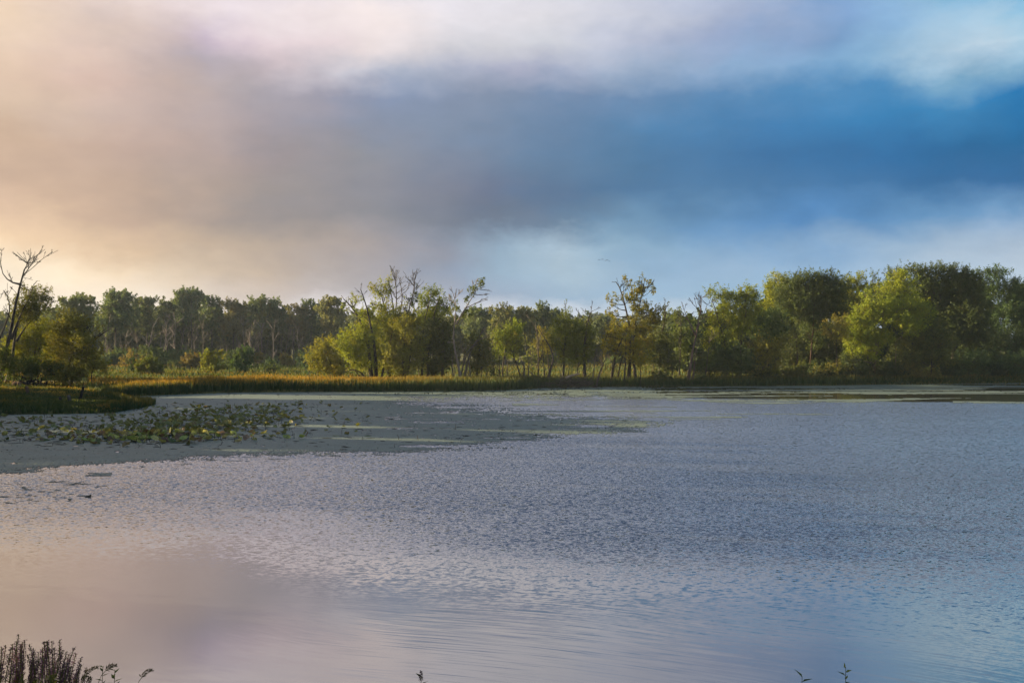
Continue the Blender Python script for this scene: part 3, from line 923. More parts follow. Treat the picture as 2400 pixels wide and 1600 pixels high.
tree('bare_tree', 'tall bare forked tree rising from the middle of the yellow cluster', 164,
     [(0.22, [(926, 892), (928, 800), (926, 740), (930, 690), (926, 660), (920, 634)]), (0.12, [(934, 738), (944, 700), (938, 670), (932, 645)])], [], bark=(0.11, 0.09, 0.075),
     bare=[(926, 660, 914, 622, 0.06, 3), (928, 680, 946, 646, 0.06, 3), (930, 690, 950, 668, 0.05, 3), (928, 700, 912, 668, 0.05, 3), (938, 670, 926, 630, 0.05, 3), (944, 700, 960, 672, 0.05, 2), (926, 660, 934, 632, 0.04, 3)])
tree('bare_tree', 'slim leaning bare topped tree with dark leaves on its upper stem', 160,
     [(0.2, [(952, 892), (954, 810), (958, 750), (964, 715), (972, 685), (976, 655), (982, 632)])],
     [(972, 690, 7, 14), (966, 712, 10, 16), (960, 740, 14, 14)], leaf=DKG, bark=(0.10, 0.085, 0.075),
     bare=[(976, 655, 986, 630, 0.05, 3), (976, 660, 970, 634, 0.05, 3), (974, 668, 966, 658, 0.04, 3), (972, 685, 990, 655, 0.04, 3), (964, 715, 952, 686, 0.05, 3), (960, 740, 946, 700, 0.05, 3), (972, 690, 984, 690, 0.03, 2)], spray=0.7)
tree('cottonwood_tree', 'golden tinged leafy tree in front of the two bare tops', 156,
     [(0.2, [(946, 892), (944, 850), (948, 800), (952, 775)]), (0.14, [(952, 890), (962, 830), (966, 780)]), (0.1, [(924, 890), (922, 850)])],
     [(956, 770, 26, 22), (942, 800, 26, 22), (970, 806, 26, 26), (950, 838, 32, 26), (982, 846, 22, 26), (926, 838, 22, 26), (940, 872, 32, 18), (976, 760, 18, 20)], leaf=(0.155, 0.149, 0.022))
tree('cottonwood_tree', 'yellow green tree with leafy tops leaning right over dark stems', 163,
     [(0.26, [(1014, 892), (1018, 830), (1016, 775), (1020, 735), (1030, 705)]), (0.22, [(990, 892), (992, 820), (996, 760), (1006, 712), (1016, 692)]), (0.16, [(1020, 760), (1040, 735), (1056, 715)])],
     [(1012, 694, 18, 11), (998, 712, 16, 13), (1026, 702, 14, 11), (1010, 726, 20, 13), (1036, 716, 14, 13), (1000, 752, 20, 16), (1030, 742, 20, 14), (1052, 722, 11, 13)], leaf=(0.143, 0.171, 0.022))
tree('oak_tree', 'dense dark green tree right of the golden leafy one', 160,
     [(0.26, [(1004, 892), (1004, 830), (1008, 780)]), (0.18, [(1036, 892), (1036, 830), (1042, 780)])],
     [(1008, 780, 24, 22), (1036, 776, 24, 24), (1000, 815, 26, 26), (1034, 815, 26, 26), (1012, 850, 30, 26), (1044, 848, 22, 28), (1054, 790, 12, 20), (984, 838, 16, 26), (1020, 874, 30, 16)], leaf=(0.066, 0.071, 0.019))
tree('dead_tree', 'pale dead trunk with fan of grey twigs and one leafy limb pointing right', 155,
     [(0.20, [(1080, 895), (1074, 850), (1064, 815), (1064, 780), (1068, 740), (1068, 705), (1062, 685)]), (0.13, [(1068, 760), (1082, 735), (1098, 712), (1112, 690), (1126, 664)]),
      (0.10, [(1090, 722), (1108, 714), (1128, 706)])],
     [(1094, 708, 7, 10), (1104, 684, 6, 14), (1112, 690, 9, 9), (1122, 672, 9, 8), (1128, 662, 5, 6), (1074, 726, 8, 16), (1086, 738, 12, 10), (1068, 746, 9, 12), (1060, 730, 8, 14), (1098, 740, 8, 8)], leaf=(0.090, 0.107, 0.025), bark=(0.27, 0.22, 0.18),
     bare=[(1062, 690, 1054, 676, 0.04, 3), (1066, 700, 1072, 676, 0.04, 3), (1068, 705, 1086, 676, 0.04, 3), (1068, 715, 1050, 690, 0.04, 3), (1112, 700, 1144, 690, 0.04, 3), (1108, 712, 1142, 702, 0.05, 2), (1112, 690, 1106, 656, 0.03, 2), (1116, 685, 1138, 672, 0.04, 3), (1068, 800, 1048, 800, 0.04, 2)], spray=0.7, limbs=False)
tree('fallen_tree', 'grey broken branches leaning right beside the pale dead trunk', 157,
     [(0.20, [(1084, 892), (1096, 850), (1106, 815), (1122, 790), (1140, 766)]), (0.16, [(1076, 892), (1086, 850), (1098, 820), (1118, 800), (1146, 784)]), (0.16, [(1066, 894), (1058, 850), (1062, 830)]), (0.15, [(1104, 892), (1100, 850), (1096, 830)])], [],
     bark=(0.15, 0.12, 0.10), cat='dead tree', bare=[(1120, 792, 1136, 764, 0.06, 2), (1110, 806, 1150, 780, 0.06, 2), (1100, 820, 1124, 800, 0.05, 2)])
tree('alder_tree', 'small dark bushy tree right of the grey broken branches', 159,
     [(0.16, [(1116, 892), (1120, 850), (1124, 810)]), (0.1, [(1142, 892), (1138, 850)])], [(1124, 808, 22, 22), (1112, 838, 20, 22), (1138, 838, 18, 24), (1124, 866, 24, 16)], leaf=(0.090, 0.091, 0.022))
tree('shrub', 'yellow green shrub with one dark limb at the left foot of the willow', 168,
     [(0.16, [(790, 884), (778, 862), (770, 835)]), (0.12, [(786, 884), (808, 864), (822, 858)]), (0.1, [(744, 884), (748, 850)])],
     [(748, 820, 20, 16), (772, 816, 22, 16), (738, 845, 20, 18), (766, 846, 26, 18), (796, 850, 20, 16), (752, 868, 26, 12), (786, 874, 24, 12)], leaf=(0.174, 0.163, 0.025), cat='shrub', part='stem')
tree('shrub', 'small grey green sapling left of the yellow green shrub', 175, [(0.07, [(724, 880), (725, 855)])], [(724, 856, 10, 14), (728, 872, 12, 8)], leaf=BLU, cat='shrub', part='stem')

# --- between the clusters
tree('young_tree', 'slim yellow tree with two dark stems in the gap', 162,
     [(0.15, [(1178, 892), (1178, 850), (1186, 810), (1196, 780)]), (0.12, [(1172, 892), (1170, 840), (1166, 800)])],
     [(1212, 766, 11, 18), (1198, 784, 20, 14), (1206, 806, 20, 18), (1172, 796, 16, 20), (1166, 826, 14, 18), (1194, 830, 22, 16)], leaf=(0.159, 0.188, 0.020), up=1.0)
tree('leaning_tree', 'thin olive tree leaning left across the slim yellow tree', 158,
     [(0.16, [(1226, 894), (1218, 870), (1206, 840), (1194, 812)])], [(1188, 806, 14, 12), (1204, 826, 16, 14), (1214, 800, 12, 12)], leaf=(0.132, 0.122, 0.020))
tree('shrub', 'dark upright bush standing at the shore left of the stump', 160, [(0.09, [(1158, 890), (1158, 860)])], [(1156, 856, 10, 16), (1158, 876, 14, 10)], leaf=(0.037, 0.046, 0.015), cat='shrub', part='stem')
tree('dead_stump', 'dark broken trunk standing upright at the middle of the shore', 155, [(0.26, [(1230, 895), (1229, 868), (1229, 842)]), (0.1, [(1229, 860), (1222, 845), (1216, 834)])], [], bark=(0.09, 0.075, 0.062), cat='stump')
tree('dead_stump', 'thinner pale broken stem beside the dark broken trunk', 156, [(0.15, [(1238, 893), (1239, 862), (1239, 836)])], [], bark=(0.20, 0.15, 0.11), cat='stump')
tree('fallen_tree', 'dead tree lying low with two curved branches rising from it', 158,
     [(0.24, [(1282, 893), (1284, 880), (1294, 860), (1300, 838), (1290, 806), (1274, 788), (1264, 775)]), (0.15, [(1278, 888), (1274, 850), (1272, 812)]), (0.16, [(1276, 892), (1260, 886), (1246, 878), (1236, 864)]), (0.10, [(1272, 830), (1262, 850), (1256, 866)])],
     [], bark=(0.10, 0.08, 0.065), cat='dead tree', bare=[(1272, 815, 1258, 806, 0.05, 2), (1274, 850, 1264, 836, 0.05, 2)])
tree('hawthorn_tree', 'light green open tree behind the low dead tree', 176, [(0.14, [(1288, 884), (1284, 840), (1280, 800)])], [(1264, 806, 16, 14), (1284, 790, 18, 14), (1296, 812, 16, 16), (1270, 826, 16, 12)], leaf=(0.143, 0.132, 0.030), dens=0.7)
tree('elm_tree', 'broad olive green tree with bare spike on top above the brush pile', 160,
     [(0.30, [(1370, 894), (1370, 850), (1368, 800), (1376, 760), (1384, 730)]), (0.2, [(1318, 892), (1322, 840), (1326, 780), (1325, 740)]), (0.1, [(1330, 892), (1335, 850)])],
     [(1325, 734, 10, 8), (1322, 754, 16, 12), (1316, 780, 24, 18), (1346, 776, 26, 18), (1372, 786, 24, 20), (1330, 806, 32, 22), (1366, 816, 28, 24), (1324, 836, 28, 20), (1352, 842, 28, 20), (1302, 812, 14, 14), (1378, 838, 14, 16), (1384, 752, 8, 12)],
     leaf=(0.101, 0.117, 0.019), bare=[(1325, 736, 1324, 710, 0.04, 1), (1384, 732, 1390, 706, 0.05, 3), (1386, 735, 1408, 720, 0.04, 2), (1376, 748, 1360, 722, 0.04, 3), (1368, 760, 1350, 726, 0.04, 3)], up=0.9)
T = Tubes()
cx0, cy0 = (1338 - 1200) / F * 152, 152.0
for _ in range(150):
    a0 = np.array([cx0 + rng.normal(0, 2.0), cy0 + rng.normal(0, 1.0), 0.25 + abs(rng.normal(0, 0.5))])
    dr = rng.normal(0, 1, 3) * np.array([1, 0.6, 0.55]) + np.array([0, 0, 0.25]); dr /= np.linalg.norm(dr)
    L = rng.uniform(0.8, 2.6)
    T.add(wiggle([a0, a0 + dr * L], 5, 0.08), np.linspace(rng.uniform(0.02, 0.07), 0.014, 5), 4)
root = empty('brush_pile', (cx0, cy0, 0.2), 'tangled heap of dead brown branches at the water edge under the elm', 'brush pile')
o = link('branches', T.mesh('branches', mat_bark, (cx0, cy0, 0.2)), root); o.color = (0.11, 0.085, 0.065, 1)
T = Tubes()
T.add(wiggle([at(1326, 886, 150.5), at(1342, 878, 150.5), at(1358, 874, 150.5)], 8, 0.05), np.linspace(0.2, 0.12, 8), 7)
o = link('log', T.mesh('log', mat_bark, (cx0, cy0, 0.2)), root); o.color = (0.33, 0.26, 0.19, 1)
tree('dead_log', 'dark leaning dead trunk right of the brush pile', 156, [(0.18, [(1396, 894), (1408, 866), (1421, 832)])], [], bark=(0.13, 0.10, 0.08), cat='dead tree')
tree('dead_log', 'slender leaning snag behind the brush pile', 159, [(0.11, [(1388, 892), (1394, 845), (1402, 812)])], [], bark=(0.16, 0.13, 0.10), cat='dead tree')
tree('poplar_tree', 'tallest open topped tree in the middle with two feathery heads', 161,
     [(0.30, [(1472, 894), (1476, 840), (1478, 790), (1474, 745), (1466, 705), (1456, 680), (1444, 660)]), (0.24, [(1490, 894), (1484, 840), (1482, 790), (1494, 735), (1504, 695), (1508, 668)]),
      (0.26, [(1432, 896), (1438, 850), (1448, 810), (1462, 780)]), (0.18, [(1444, 896), (1452, 860), (1462, 825)])],
     [(1456, 700, 12, 8), (1470, 660, 10, 8), (1474, 672, 7, 9), (1504, 664, 9, 9), (1498, 682, 18, 11), (1526, 682, 8, 6), (1520, 668, 7, 8), (1492, 700, 16, 12), (1502, 722, 18, 13), (1488, 742, 16, 12), (1520, 738, 22, 16), (1546, 728, 14, 12), (1472, 704, 7, 7),
      (1428, 708, 6, 5), (1438, 718, 8, 6), (1430, 736, 11, 10), (1442, 744, 6, 8), (1446, 784, 22, 20), (1478, 772, 18, 18), (1434, 810, 20, 20), (1506, 774, 26, 20), (1540, 758, 18, 14), (1474, 816, 24, 18), (1512, 812, 26, 22), (1488, 850, 24, 16)],
     leaf=(0.150, 0.138, 0.020), bare=[(1444, 662, 1436, 660, 0.04, 3), (1456, 682, 1446, 650, 0.04, 3), (1466, 700, 1464, 652, 0.04, 3), (1506, 680, 1512, 650, 0.05, 3), (1504, 690, 1530, 660, 0.04, 3), (1500, 705, 1522, 712, 0.04, 2), (1474, 745, 1452, 755, 0.04, 2)], spray=0.8, up=0.9)
tree('poplar_tree', 'golden leaved slim tree with leaning stems left of the tallest open tree', 158,
     [(0.15, [(1462, 894), (1466, 850), (1468, 810), (1464, 780)]), (0.12, [(1500, 894), (1502, 850)])], [(1446, 766, 12, 14), (1462, 796, 16, 14), (1492, 822, 18, 16), (1452, 836, 14, 14), (1500, 842, 20, 16), (1424, 790, 14, 14), (1424, 818, 16, 16)], leaf=(0.206, 0.177, 0.017))
tree('oak_tree', 'dark green tree between the tallest open tree and the bare forked tree', 164,
     [(0.24, [(1546, 895), (1548, 850), (1550, 800), (1560, 740), (1564, 715)]), (0.12, [(1578, 894), (1576, 850)])],
     [(1546, 790, 22, 20), (1562, 812, 20, 20), (1536, 818, 20, 20), (1556, 842, 22, 18), (1580, 850, 14, 20), (1530, 850, 16, 18), (1566, 866, 24, 14)], leaf=(0.062, 0.074, 0.022), bare=[(1562, 730, 1572, 704, 0.04, 3), (1560, 745, 1550, 720, 0.03, 2), (1563, 722, 1560, 700, 0.03, 2)])
tree('alder_tree', 'small pointed green tree beside the bare forked tree', 168, [(0.14, [(1590, 894), (1592, 820), (1590, 760), (1588, 735)])],
     [(1588, 738, 8, 10), (1592, 754, 16, 12), (1598, 786, 20, 18), (1586, 810, 18, 16), (1602, 832, 18, 18)], leaf=(0.086, 0.107, 0.029))
tree('bare_tree', 'reddish brown bare tree with many fine upswept branches', 159,
     [(0.22, [(1612, 895), (1618, 845), (1626, 800), (1634, 768), (1638, 735), (1640, 700)]), (0.16, [(1624, 895), (1626, 850), (1630, 810)]), (0.15, [(1630, 785), (1616, 755), (1604, 728)]), (0.12, [(1634, 770), (1648, 745), (1656, 715)])],
     [], bark=(0.15, 0.105, 0.085),
     bare=[(1604, 730, 1596, 706, 0.05, 3), (1616, 755, 1600, 728, 0.05, 3), (1638, 735, 1616, 700, 0.05, 3), (1640, 705, 1632, 690, 0.05, 3), (1640, 700, 1650, 692, 0.04, 3), (1656, 720, 1668, 706, 0.04, 3), (1636, 750, 1628, 700, 0.05, 3), (1648, 745, 1672, 728, 0.04, 3), (1634, 770, 1652, 740, 0.04, 3)])

# --- right-hand wood
tree('ash_tree', 'yellow green tree with thin slanted limbs left of the dark round bush', 166,
     [(0.24, [(1704, 894), (1702, 830), (1692, 780), (1680, 745), (1668, 712)]), (0.2, [(1732, 894), (1734, 820), (1740, 770), (1750, 730)]), (0.14, [(1746, 894), (1750, 820), (1766, 780)])],
     [(1662, 690, 13, 12), (1676, 706, 14, 12), (1696, 694, 18, 12), (1716, 704, 18, 12), (1708, 728, 20, 14), (1682, 736, 16, 14), (1676, 764, 18, 18), (1704, 758, 20, 16), (1744, 692, 22, 13), (1762, 704, 20, 16), (1736, 718, 22, 16), (1760, 734, 24, 18), (1734, 750, 20, 16),
      (1664, 800, 18, 20), (1690, 796, 18, 18), (1722, 786, 20, 18), (1752, 770, 20, 18), (1678, 826, 18, 18)], leaf=(0.139, 0.160, 0.020))
tree('round_bush', 'dark blue green rounded bush at the shore below the ash', 162,
     [(0.12, [(1690, 896), (1692, 860)]), (0.12, [(1718, 896), (1716, 860)]), (0.1, [(1664, 896), (1660, 860)]), (0.1, [(1650, 896), (1646, 870)])],
     [(1704, 836, 32, 22), (1672, 850, 26, 22), (1736, 850, 24, 24), (1700, 868, 42, 24), (1658, 876, 18, 18), (1746, 878, 18, 16)], leaf=(0.049, 0.071, 0.025), cat='bush', part='stem')
tree('maple_tree', 'yellow topped maple peeking up behind the round dark oak', 190,
     [(0.25, [(1832, 890), (1830, 800), (1828, 720)])], [(1826, 660, 18, 12), (1812, 676, 18, 14), (1838, 680, 18, 14), (1806, 700, 20, 14), (1830, 704, 22, 16), (1800, 724, 18, 14)], leaf=(0.170, 0.188, 0.019), up=1.1, spray=1.2)
tree('ash_tree', 'bluish green tree left of the round dark oak', 168,
     [(0.22, [(1800, 895), (1798, 830), (1794, 780)]), (0.12, [(1776, 895), (1778, 850)])], [(1792, 744, 26, 16), (1780, 766, 22, 16), (1812, 768, 26, 18), (1796, 792, 28, 18), (1772, 790, 16, 16), (1826, 792, 20, 18), (1836, 752, 14, 14)], leaf=(0.059, 0.086, 0.031))
tree('ash_tree', 'small golden brown sapling below the bluish green tree', 163,
     [(0.12, [(1790, 897), (1792, 860), (1794, 830)]), (0.1, [(1816, 897), (1816, 850)])], [(1772, 812, 16, 14), (1802, 818, 18, 16), (1826, 816, 16, 16), (1790, 838, 20, 16), (1816, 846, 20, 18), (1780, 866, 14, 16), (1802, 880, 20, 14)], leaf=(0.139, 0.131, 0.025))
tree('oak_tree', 'large round dark olive oak with a reddish lit trunk', 177,
     [(0.20, [(1898, 896), (1898, 850), (1901, 800), (1905, 750), (1908, 710)]), (0.10, [(1902, 770), (1922, 740), (1940, 715)])],
     [(1862, 664, 28, 18), (1896, 656, 30, 14), (1930, 658, 30, 16), (1960, 672, 28, 20), (1850, 692, 28, 22), (1888, 688, 32, 22), (1926, 690, 32, 22), (1966, 704, 26, 24), (1842, 720, 24, 20), (1872, 724, 28, 20), (1940, 730, 28, 22), (1910, 722, 28, 20), (1968, 738, 20, 20), (1884, 752, 20, 16), (1922, 760, 22, 18), (1890, 786, 14, 14), (1916, 800, 16, 18), (1884, 870, 18, 14)],
     leaf=(0.058, 0.076, 0.025), bark=(0.075, 0.042, 0.03), up=0.35, dens=1.4)
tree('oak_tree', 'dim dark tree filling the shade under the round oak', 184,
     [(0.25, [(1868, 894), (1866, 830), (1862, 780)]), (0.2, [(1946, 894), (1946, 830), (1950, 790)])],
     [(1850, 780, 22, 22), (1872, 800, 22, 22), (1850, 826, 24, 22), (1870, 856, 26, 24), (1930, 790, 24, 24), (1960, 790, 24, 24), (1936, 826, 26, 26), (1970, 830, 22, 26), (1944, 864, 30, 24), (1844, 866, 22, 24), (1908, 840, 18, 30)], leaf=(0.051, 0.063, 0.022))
tree('ash_tree', 'pale leaved shrubby tree at the right side of the oak trunk', 167,
     [(0.12, [(1962, 897), (1960, 850), (1956, 800)])], [(1944, 772, 14, 14), (1966, 762, 16, 16), (1962, 792, 18, 16), (1978, 776, 14, 20), (1950, 880, 20, 14), (1920, 884, 18, 12), (1980, 880, 18, 14)], leaf=(0.138, 0.127, 0.034))
tree('spruce_tree', 'grey green tree with spiky top behind the oak and the large maple', 198,
     [(0.2, [(2046, 890), (2046, 780), (2048, 700), (2048, 650)])], [(2050, 646, 6, 7), (2046, 658, 9, 8), (2056, 666, 12, 8), (2038, 672, 12, 8), (2052, 684, 18, 10), (2034, 694, 16, 12), (2056, 702, 20, 12)], leaf=(0.064, 0.086, 0.038), up=0.3, spray=0.8)
tree('maple_tree', 'yellow crowned maple just right of the round oak top', 190,
     [(0.22, [(2000, 890), (2000, 790), (2000, 700)])], [(2000, 660, 22, 11), (1984, 672, 18, 12), (2014, 676, 18, 14), (1996, 692, 24, 14), (2014, 706, 18, 14), (1992, 714, 22, 16)], leaf=(0.143, 0.160, 0.019))
tree('ash_tree', 'middle green tree between the round oak and the large maple', 180,
     [(0.22, [(2006, 894), (2006, 820), (2004, 760)])], [(2000, 712, 16, 18), (1988, 736, 20, 18), (2014, 738, 18, 18), (1996, 764, 22, 18), (2006, 800, 22, 22), (1994, 836, 22, 22)], leaf=(0.080, 0.091, 0.025))
tree('maple_tree', 'large bright yellow green maple overhanging the water with a slim pale trunk', 170,
     [(0.22, [(2048, 897), (2050, 870), (2052, 840), (2058, 800), (2072, 750)]), (0.10, [(2100, 897), (2098, 850), (2094, 800)])],
     [(2030, 694, 9, 15), (2054, 688, 8, 18), (2040, 710, 14, 12), (2068, 692, 6, 14), (2022, 732, 22, 14), (2060, 730, 28, 20), (2098, 722, 28, 18), (2046, 762, 30, 22), (2088, 756, 32, 24), (2008, 762, 22, 14), (2028, 792, 28, 20), (1986, 790, 22, 14), (2064, 796, 30, 22),
      (2010, 814, 26, 18), (2044, 822, 26, 20), (2150, 722, 22, 16), (2140, 746, 26, 18), (2124, 770, 28, 22), (1998, 838, 18, 12), (2040, 842, 20, 12), (2170, 738, 22, 16)],
     leaf=(0.159, 0.188, 0.020), bark=(0.20, 0.14, 0.10), up=0.8, spray=1.15, dens=1.25)
tree('maple_tree', 'tall yellow green maple top leaning against the big dark oak', 176,
     [(0.26, [(2110, 895), (2112, 800), (2114, 700)])], [(2116, 652, 16, 12), (2100, 668, 20, 14), (2126, 668, 16, 14), (2090, 690, 18, 14), (2112, 694, 22, 16), (2136, 692, 12, 16), (2140, 712, 10, 14), (2098, 716, 20, 12)], leaf=(0.175, 0.200, 0.019), up=1.0, spray=1.2)
tree('alder_tree', 'broad mid green tree leaning over the water right of the slim pale trunk', 172,
     [(0.2, [(2130, 897), (2130, 850), (2136, 800)]), (0.16, [(2180, 897), (2182, 850), (2190, 810)])],
     [(2110, 812, 28, 24), (2146, 800, 28, 24), (2180, 776, 24, 22), (2176, 812, 28, 22), (2204, 796, 22, 14), (2214, 812, 26, 12), (2120, 846, 28, 22), (2156, 846, 30, 24), (2196, 842, 28, 20), (2230, 850, 22, 14), (2138, 876, 26, 18), (2098, 862, 18, 18), (2180, 882, 24, 14)], leaf=(0.080, 0.093, 0.029))
tree('shrub', 'pale leaved shrub with drooping twigs at the water edge under the large maple', 170,
     [(0.08, [(2136, 899), (2134, 880)]), (0.08, [(2180, 899), (2180, 884)])], [(2136, 870, 16, 12), (2124, 886, 20, 10), (2158, 886, 18, 10), (2184, 888, 16, 9)], leaf=(0.127, 0.118, 0.041), cat='shrub', part='stem')
tree('oak_tree', 'big dark brownish green oak with the highest crown on the right', 184,
     [(0.45, [(2236, 894), (2236, 820), (2232, 740)]), (0.25, [(2236, 820), (2270, 770), (2290, 730)])],
     [(2100, 648, 22, 12), (2140, 642, 26, 13), (2180, 644, 28, 14), (2220, 640, 30, 14), (2256, 648, 28, 16), (2288, 662, 24, 20), (2160, 668, 30, 18), (2200, 672, 34, 20), (2244, 676, 34, 22), (2284, 694, 28, 26), (2170, 700, 26, 20), (2214, 708, 34, 24), (2258, 716, 34, 26), (2296, 732, 26, 28), (2210, 744, 32, 24), (2250, 756, 36, 28), (2290, 776, 32, 32), (2226, 780, 30, 24), (2262, 804, 36, 26)],
     leaf=(0.058, 0.076, 0.025), up=0.35, dens=1.5)
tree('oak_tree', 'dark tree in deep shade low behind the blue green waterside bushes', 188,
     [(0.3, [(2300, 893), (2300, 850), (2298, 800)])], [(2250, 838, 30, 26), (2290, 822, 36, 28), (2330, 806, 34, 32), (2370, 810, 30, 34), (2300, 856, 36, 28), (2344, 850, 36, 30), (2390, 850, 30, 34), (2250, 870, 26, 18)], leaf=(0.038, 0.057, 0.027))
tree('ash_tree', 'bluish green tall tree at the right edge beyond the big oak', 190,
     [(0.3, [(2360, 893), (2362, 800), (2360, 720)])],
     [(2304, 650, 16, 12), (2330, 644, 14, 12), (2352, 652, 14, 12), (2320, 670, 24, 18), (2356, 676, 26, 20), (2388, 692, 26, 24), (2334, 704, 28, 24), (2372, 722, 30, 26), (2404, 740, 28, 30), (2340, 744, 30, 28), (2384, 768, 30, 28), (2350, 780, 30, 24), (2420, 700, 24, 30), (2425, 790, 26, 36)], leaf=(0.051, 0.082, 0.034), bare=[(2360, 720, 2392, 646, 0.07, 3)])
tree('bush', 'blue green rounded bush at the water edge under the big oak', 174,
     [(0.1, [(2268, 898), (2268, 870)]), (0.1, [(2300, 898), (2302, 870)])], [(2278, 846, 24, 18), (2252, 858, 20, 18), (2306, 850, 22, 18), (2270, 876, 28, 16), (2304, 878, 26, 16), (2232, 880, 20, 12)], leaf=(0.059, 0.093, 0.041), cat='bush', part='stem')
tree('bush', 'dark blue green bush at the water edge at the far right', 176,
     [(0.1, [(2350, 897), (2350, 870)]), (0.1, [(2396, 897), (2396, 870)])], [(2346, 858, 24, 18), (2378, 852, 26, 20), (2408, 860, 24, 22), (2360, 880, 28, 14), (2396, 884, 26, 12), (2330, 882, 18, 12), (2440, 860, 24, 24)], leaf=(0.048, 0.080, 0.036), cat='bush', part='stem')
tree('shrub', 'low dark shrubs along the shore below the round oak', 169,
     [(0.06, [(1840, 898), (1840, 884)]), (0.06, [(1880, 898), (1880, 886)]), (0.06, [(2010, 898), (2012, 880)]), (0.06, [(2070, 898), (2072, 880)])],
     [(1838, 884, 20, 10), (1872, 888, 20, 9), (1912, 890, 20, 8), (2006, 872, 20, 16), (2036, 884, 22, 12), (2080, 880, 22, 14), (2060, 862, 14, 10), (1986, 852, 18, 20)], leaf=(0.045, 0.059, 0.022), cat='shrub', part='stem')

# --- undergrowth along the right-hand shore
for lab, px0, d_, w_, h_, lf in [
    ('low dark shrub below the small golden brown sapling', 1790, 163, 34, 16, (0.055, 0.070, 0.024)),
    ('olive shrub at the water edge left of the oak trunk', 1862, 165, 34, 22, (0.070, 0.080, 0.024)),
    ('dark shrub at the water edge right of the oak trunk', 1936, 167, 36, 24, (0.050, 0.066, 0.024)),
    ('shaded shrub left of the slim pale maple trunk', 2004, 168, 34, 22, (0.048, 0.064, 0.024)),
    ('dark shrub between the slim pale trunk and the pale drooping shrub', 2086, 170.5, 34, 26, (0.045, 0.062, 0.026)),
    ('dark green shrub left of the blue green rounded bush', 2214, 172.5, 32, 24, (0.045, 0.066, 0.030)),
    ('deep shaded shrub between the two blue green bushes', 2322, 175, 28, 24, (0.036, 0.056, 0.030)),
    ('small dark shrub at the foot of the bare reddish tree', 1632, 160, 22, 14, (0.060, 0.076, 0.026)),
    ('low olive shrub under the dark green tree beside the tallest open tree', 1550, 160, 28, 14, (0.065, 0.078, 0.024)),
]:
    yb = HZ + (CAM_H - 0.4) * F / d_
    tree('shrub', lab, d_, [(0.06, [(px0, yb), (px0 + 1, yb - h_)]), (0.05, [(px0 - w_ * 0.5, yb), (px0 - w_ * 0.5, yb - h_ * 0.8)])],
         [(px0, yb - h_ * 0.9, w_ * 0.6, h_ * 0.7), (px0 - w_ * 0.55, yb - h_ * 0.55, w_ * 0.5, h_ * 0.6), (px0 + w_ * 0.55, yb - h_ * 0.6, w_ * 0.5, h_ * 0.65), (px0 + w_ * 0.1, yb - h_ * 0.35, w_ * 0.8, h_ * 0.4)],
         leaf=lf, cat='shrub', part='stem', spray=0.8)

# --- low marsh shrubs at the foot of the far wood: four shapes, copied
protos = []
for k in range(4):
    T = Tubes()
    for _ in range(5):
        T.add(wiggle([(rng.normal(0, .3), rng.normal(0, .3), -0.2), (rng.normal(0, .9), rng.normal(0, .6), 2.2)], 5, 0.1), np.linspace(0.06, 0.02, 5), 4)
    tri, cc, vv = leaf_cloud([(rng.normal(0, 1.2), rng.normal(0, 0.8), rng.uniform(0.7, 2.0), rng.uniform(0.8, 1.4), 0.9, rng.uniform(0.6, 1.0)) for _ in range(6)], 250, 0.42, 0.8, 0.9)
    cm = new_mesh('foliage', tri, np.arange(len(tri)).reshape(-1, 3), mat_leaf); attr(cm, 'c', cc); attr(cm, 'v', vv)
    protos.append((T.mesh('stem', mat_bark), cm))
for i in range(34):
    pxx = rng.uniform(232, 740) if i < 22 else rng.uniform(1090, 1660)
    d_ = rng.uniform(236, 280)
    x_ = (pxx - 1200) / F * d_
    root = empty('marsh_shrub', (x_, d_, float(ground_h(np.array([x_]), np.array([d_]))[0])), 'low hazy shrub at the foot of the far wood', 'shrub', 'low shrubs along the far wood')
    s_ = rng.uniform(0.6, 1.6)
    root.scale = (s_ * rng.uniform(0.8, 1.4), s_, s_); root.rotation_euler = (0, 0, rng.uniform(0, 6.28))
    st = link('stem', protos[i % 4][0], root); st.color = (0.09, 0.075, 0.06, 1)
    fo = link('foliage', protos[i % 4][1], root)
    ci = int(rng.integers(4))
    fo.color = (*[(0.095, 0.125, 0.055), (0.14, 0.15, 0.05), (0.16, 0.125, 0.045), (0.065, 0.095, 0.06)][ci], 1)
    root['label'] = 'low hazy ' + ['green', 'yellow green', 'ochre', 'bluish green'][ci] + ' shrub at the foot of the far wood'

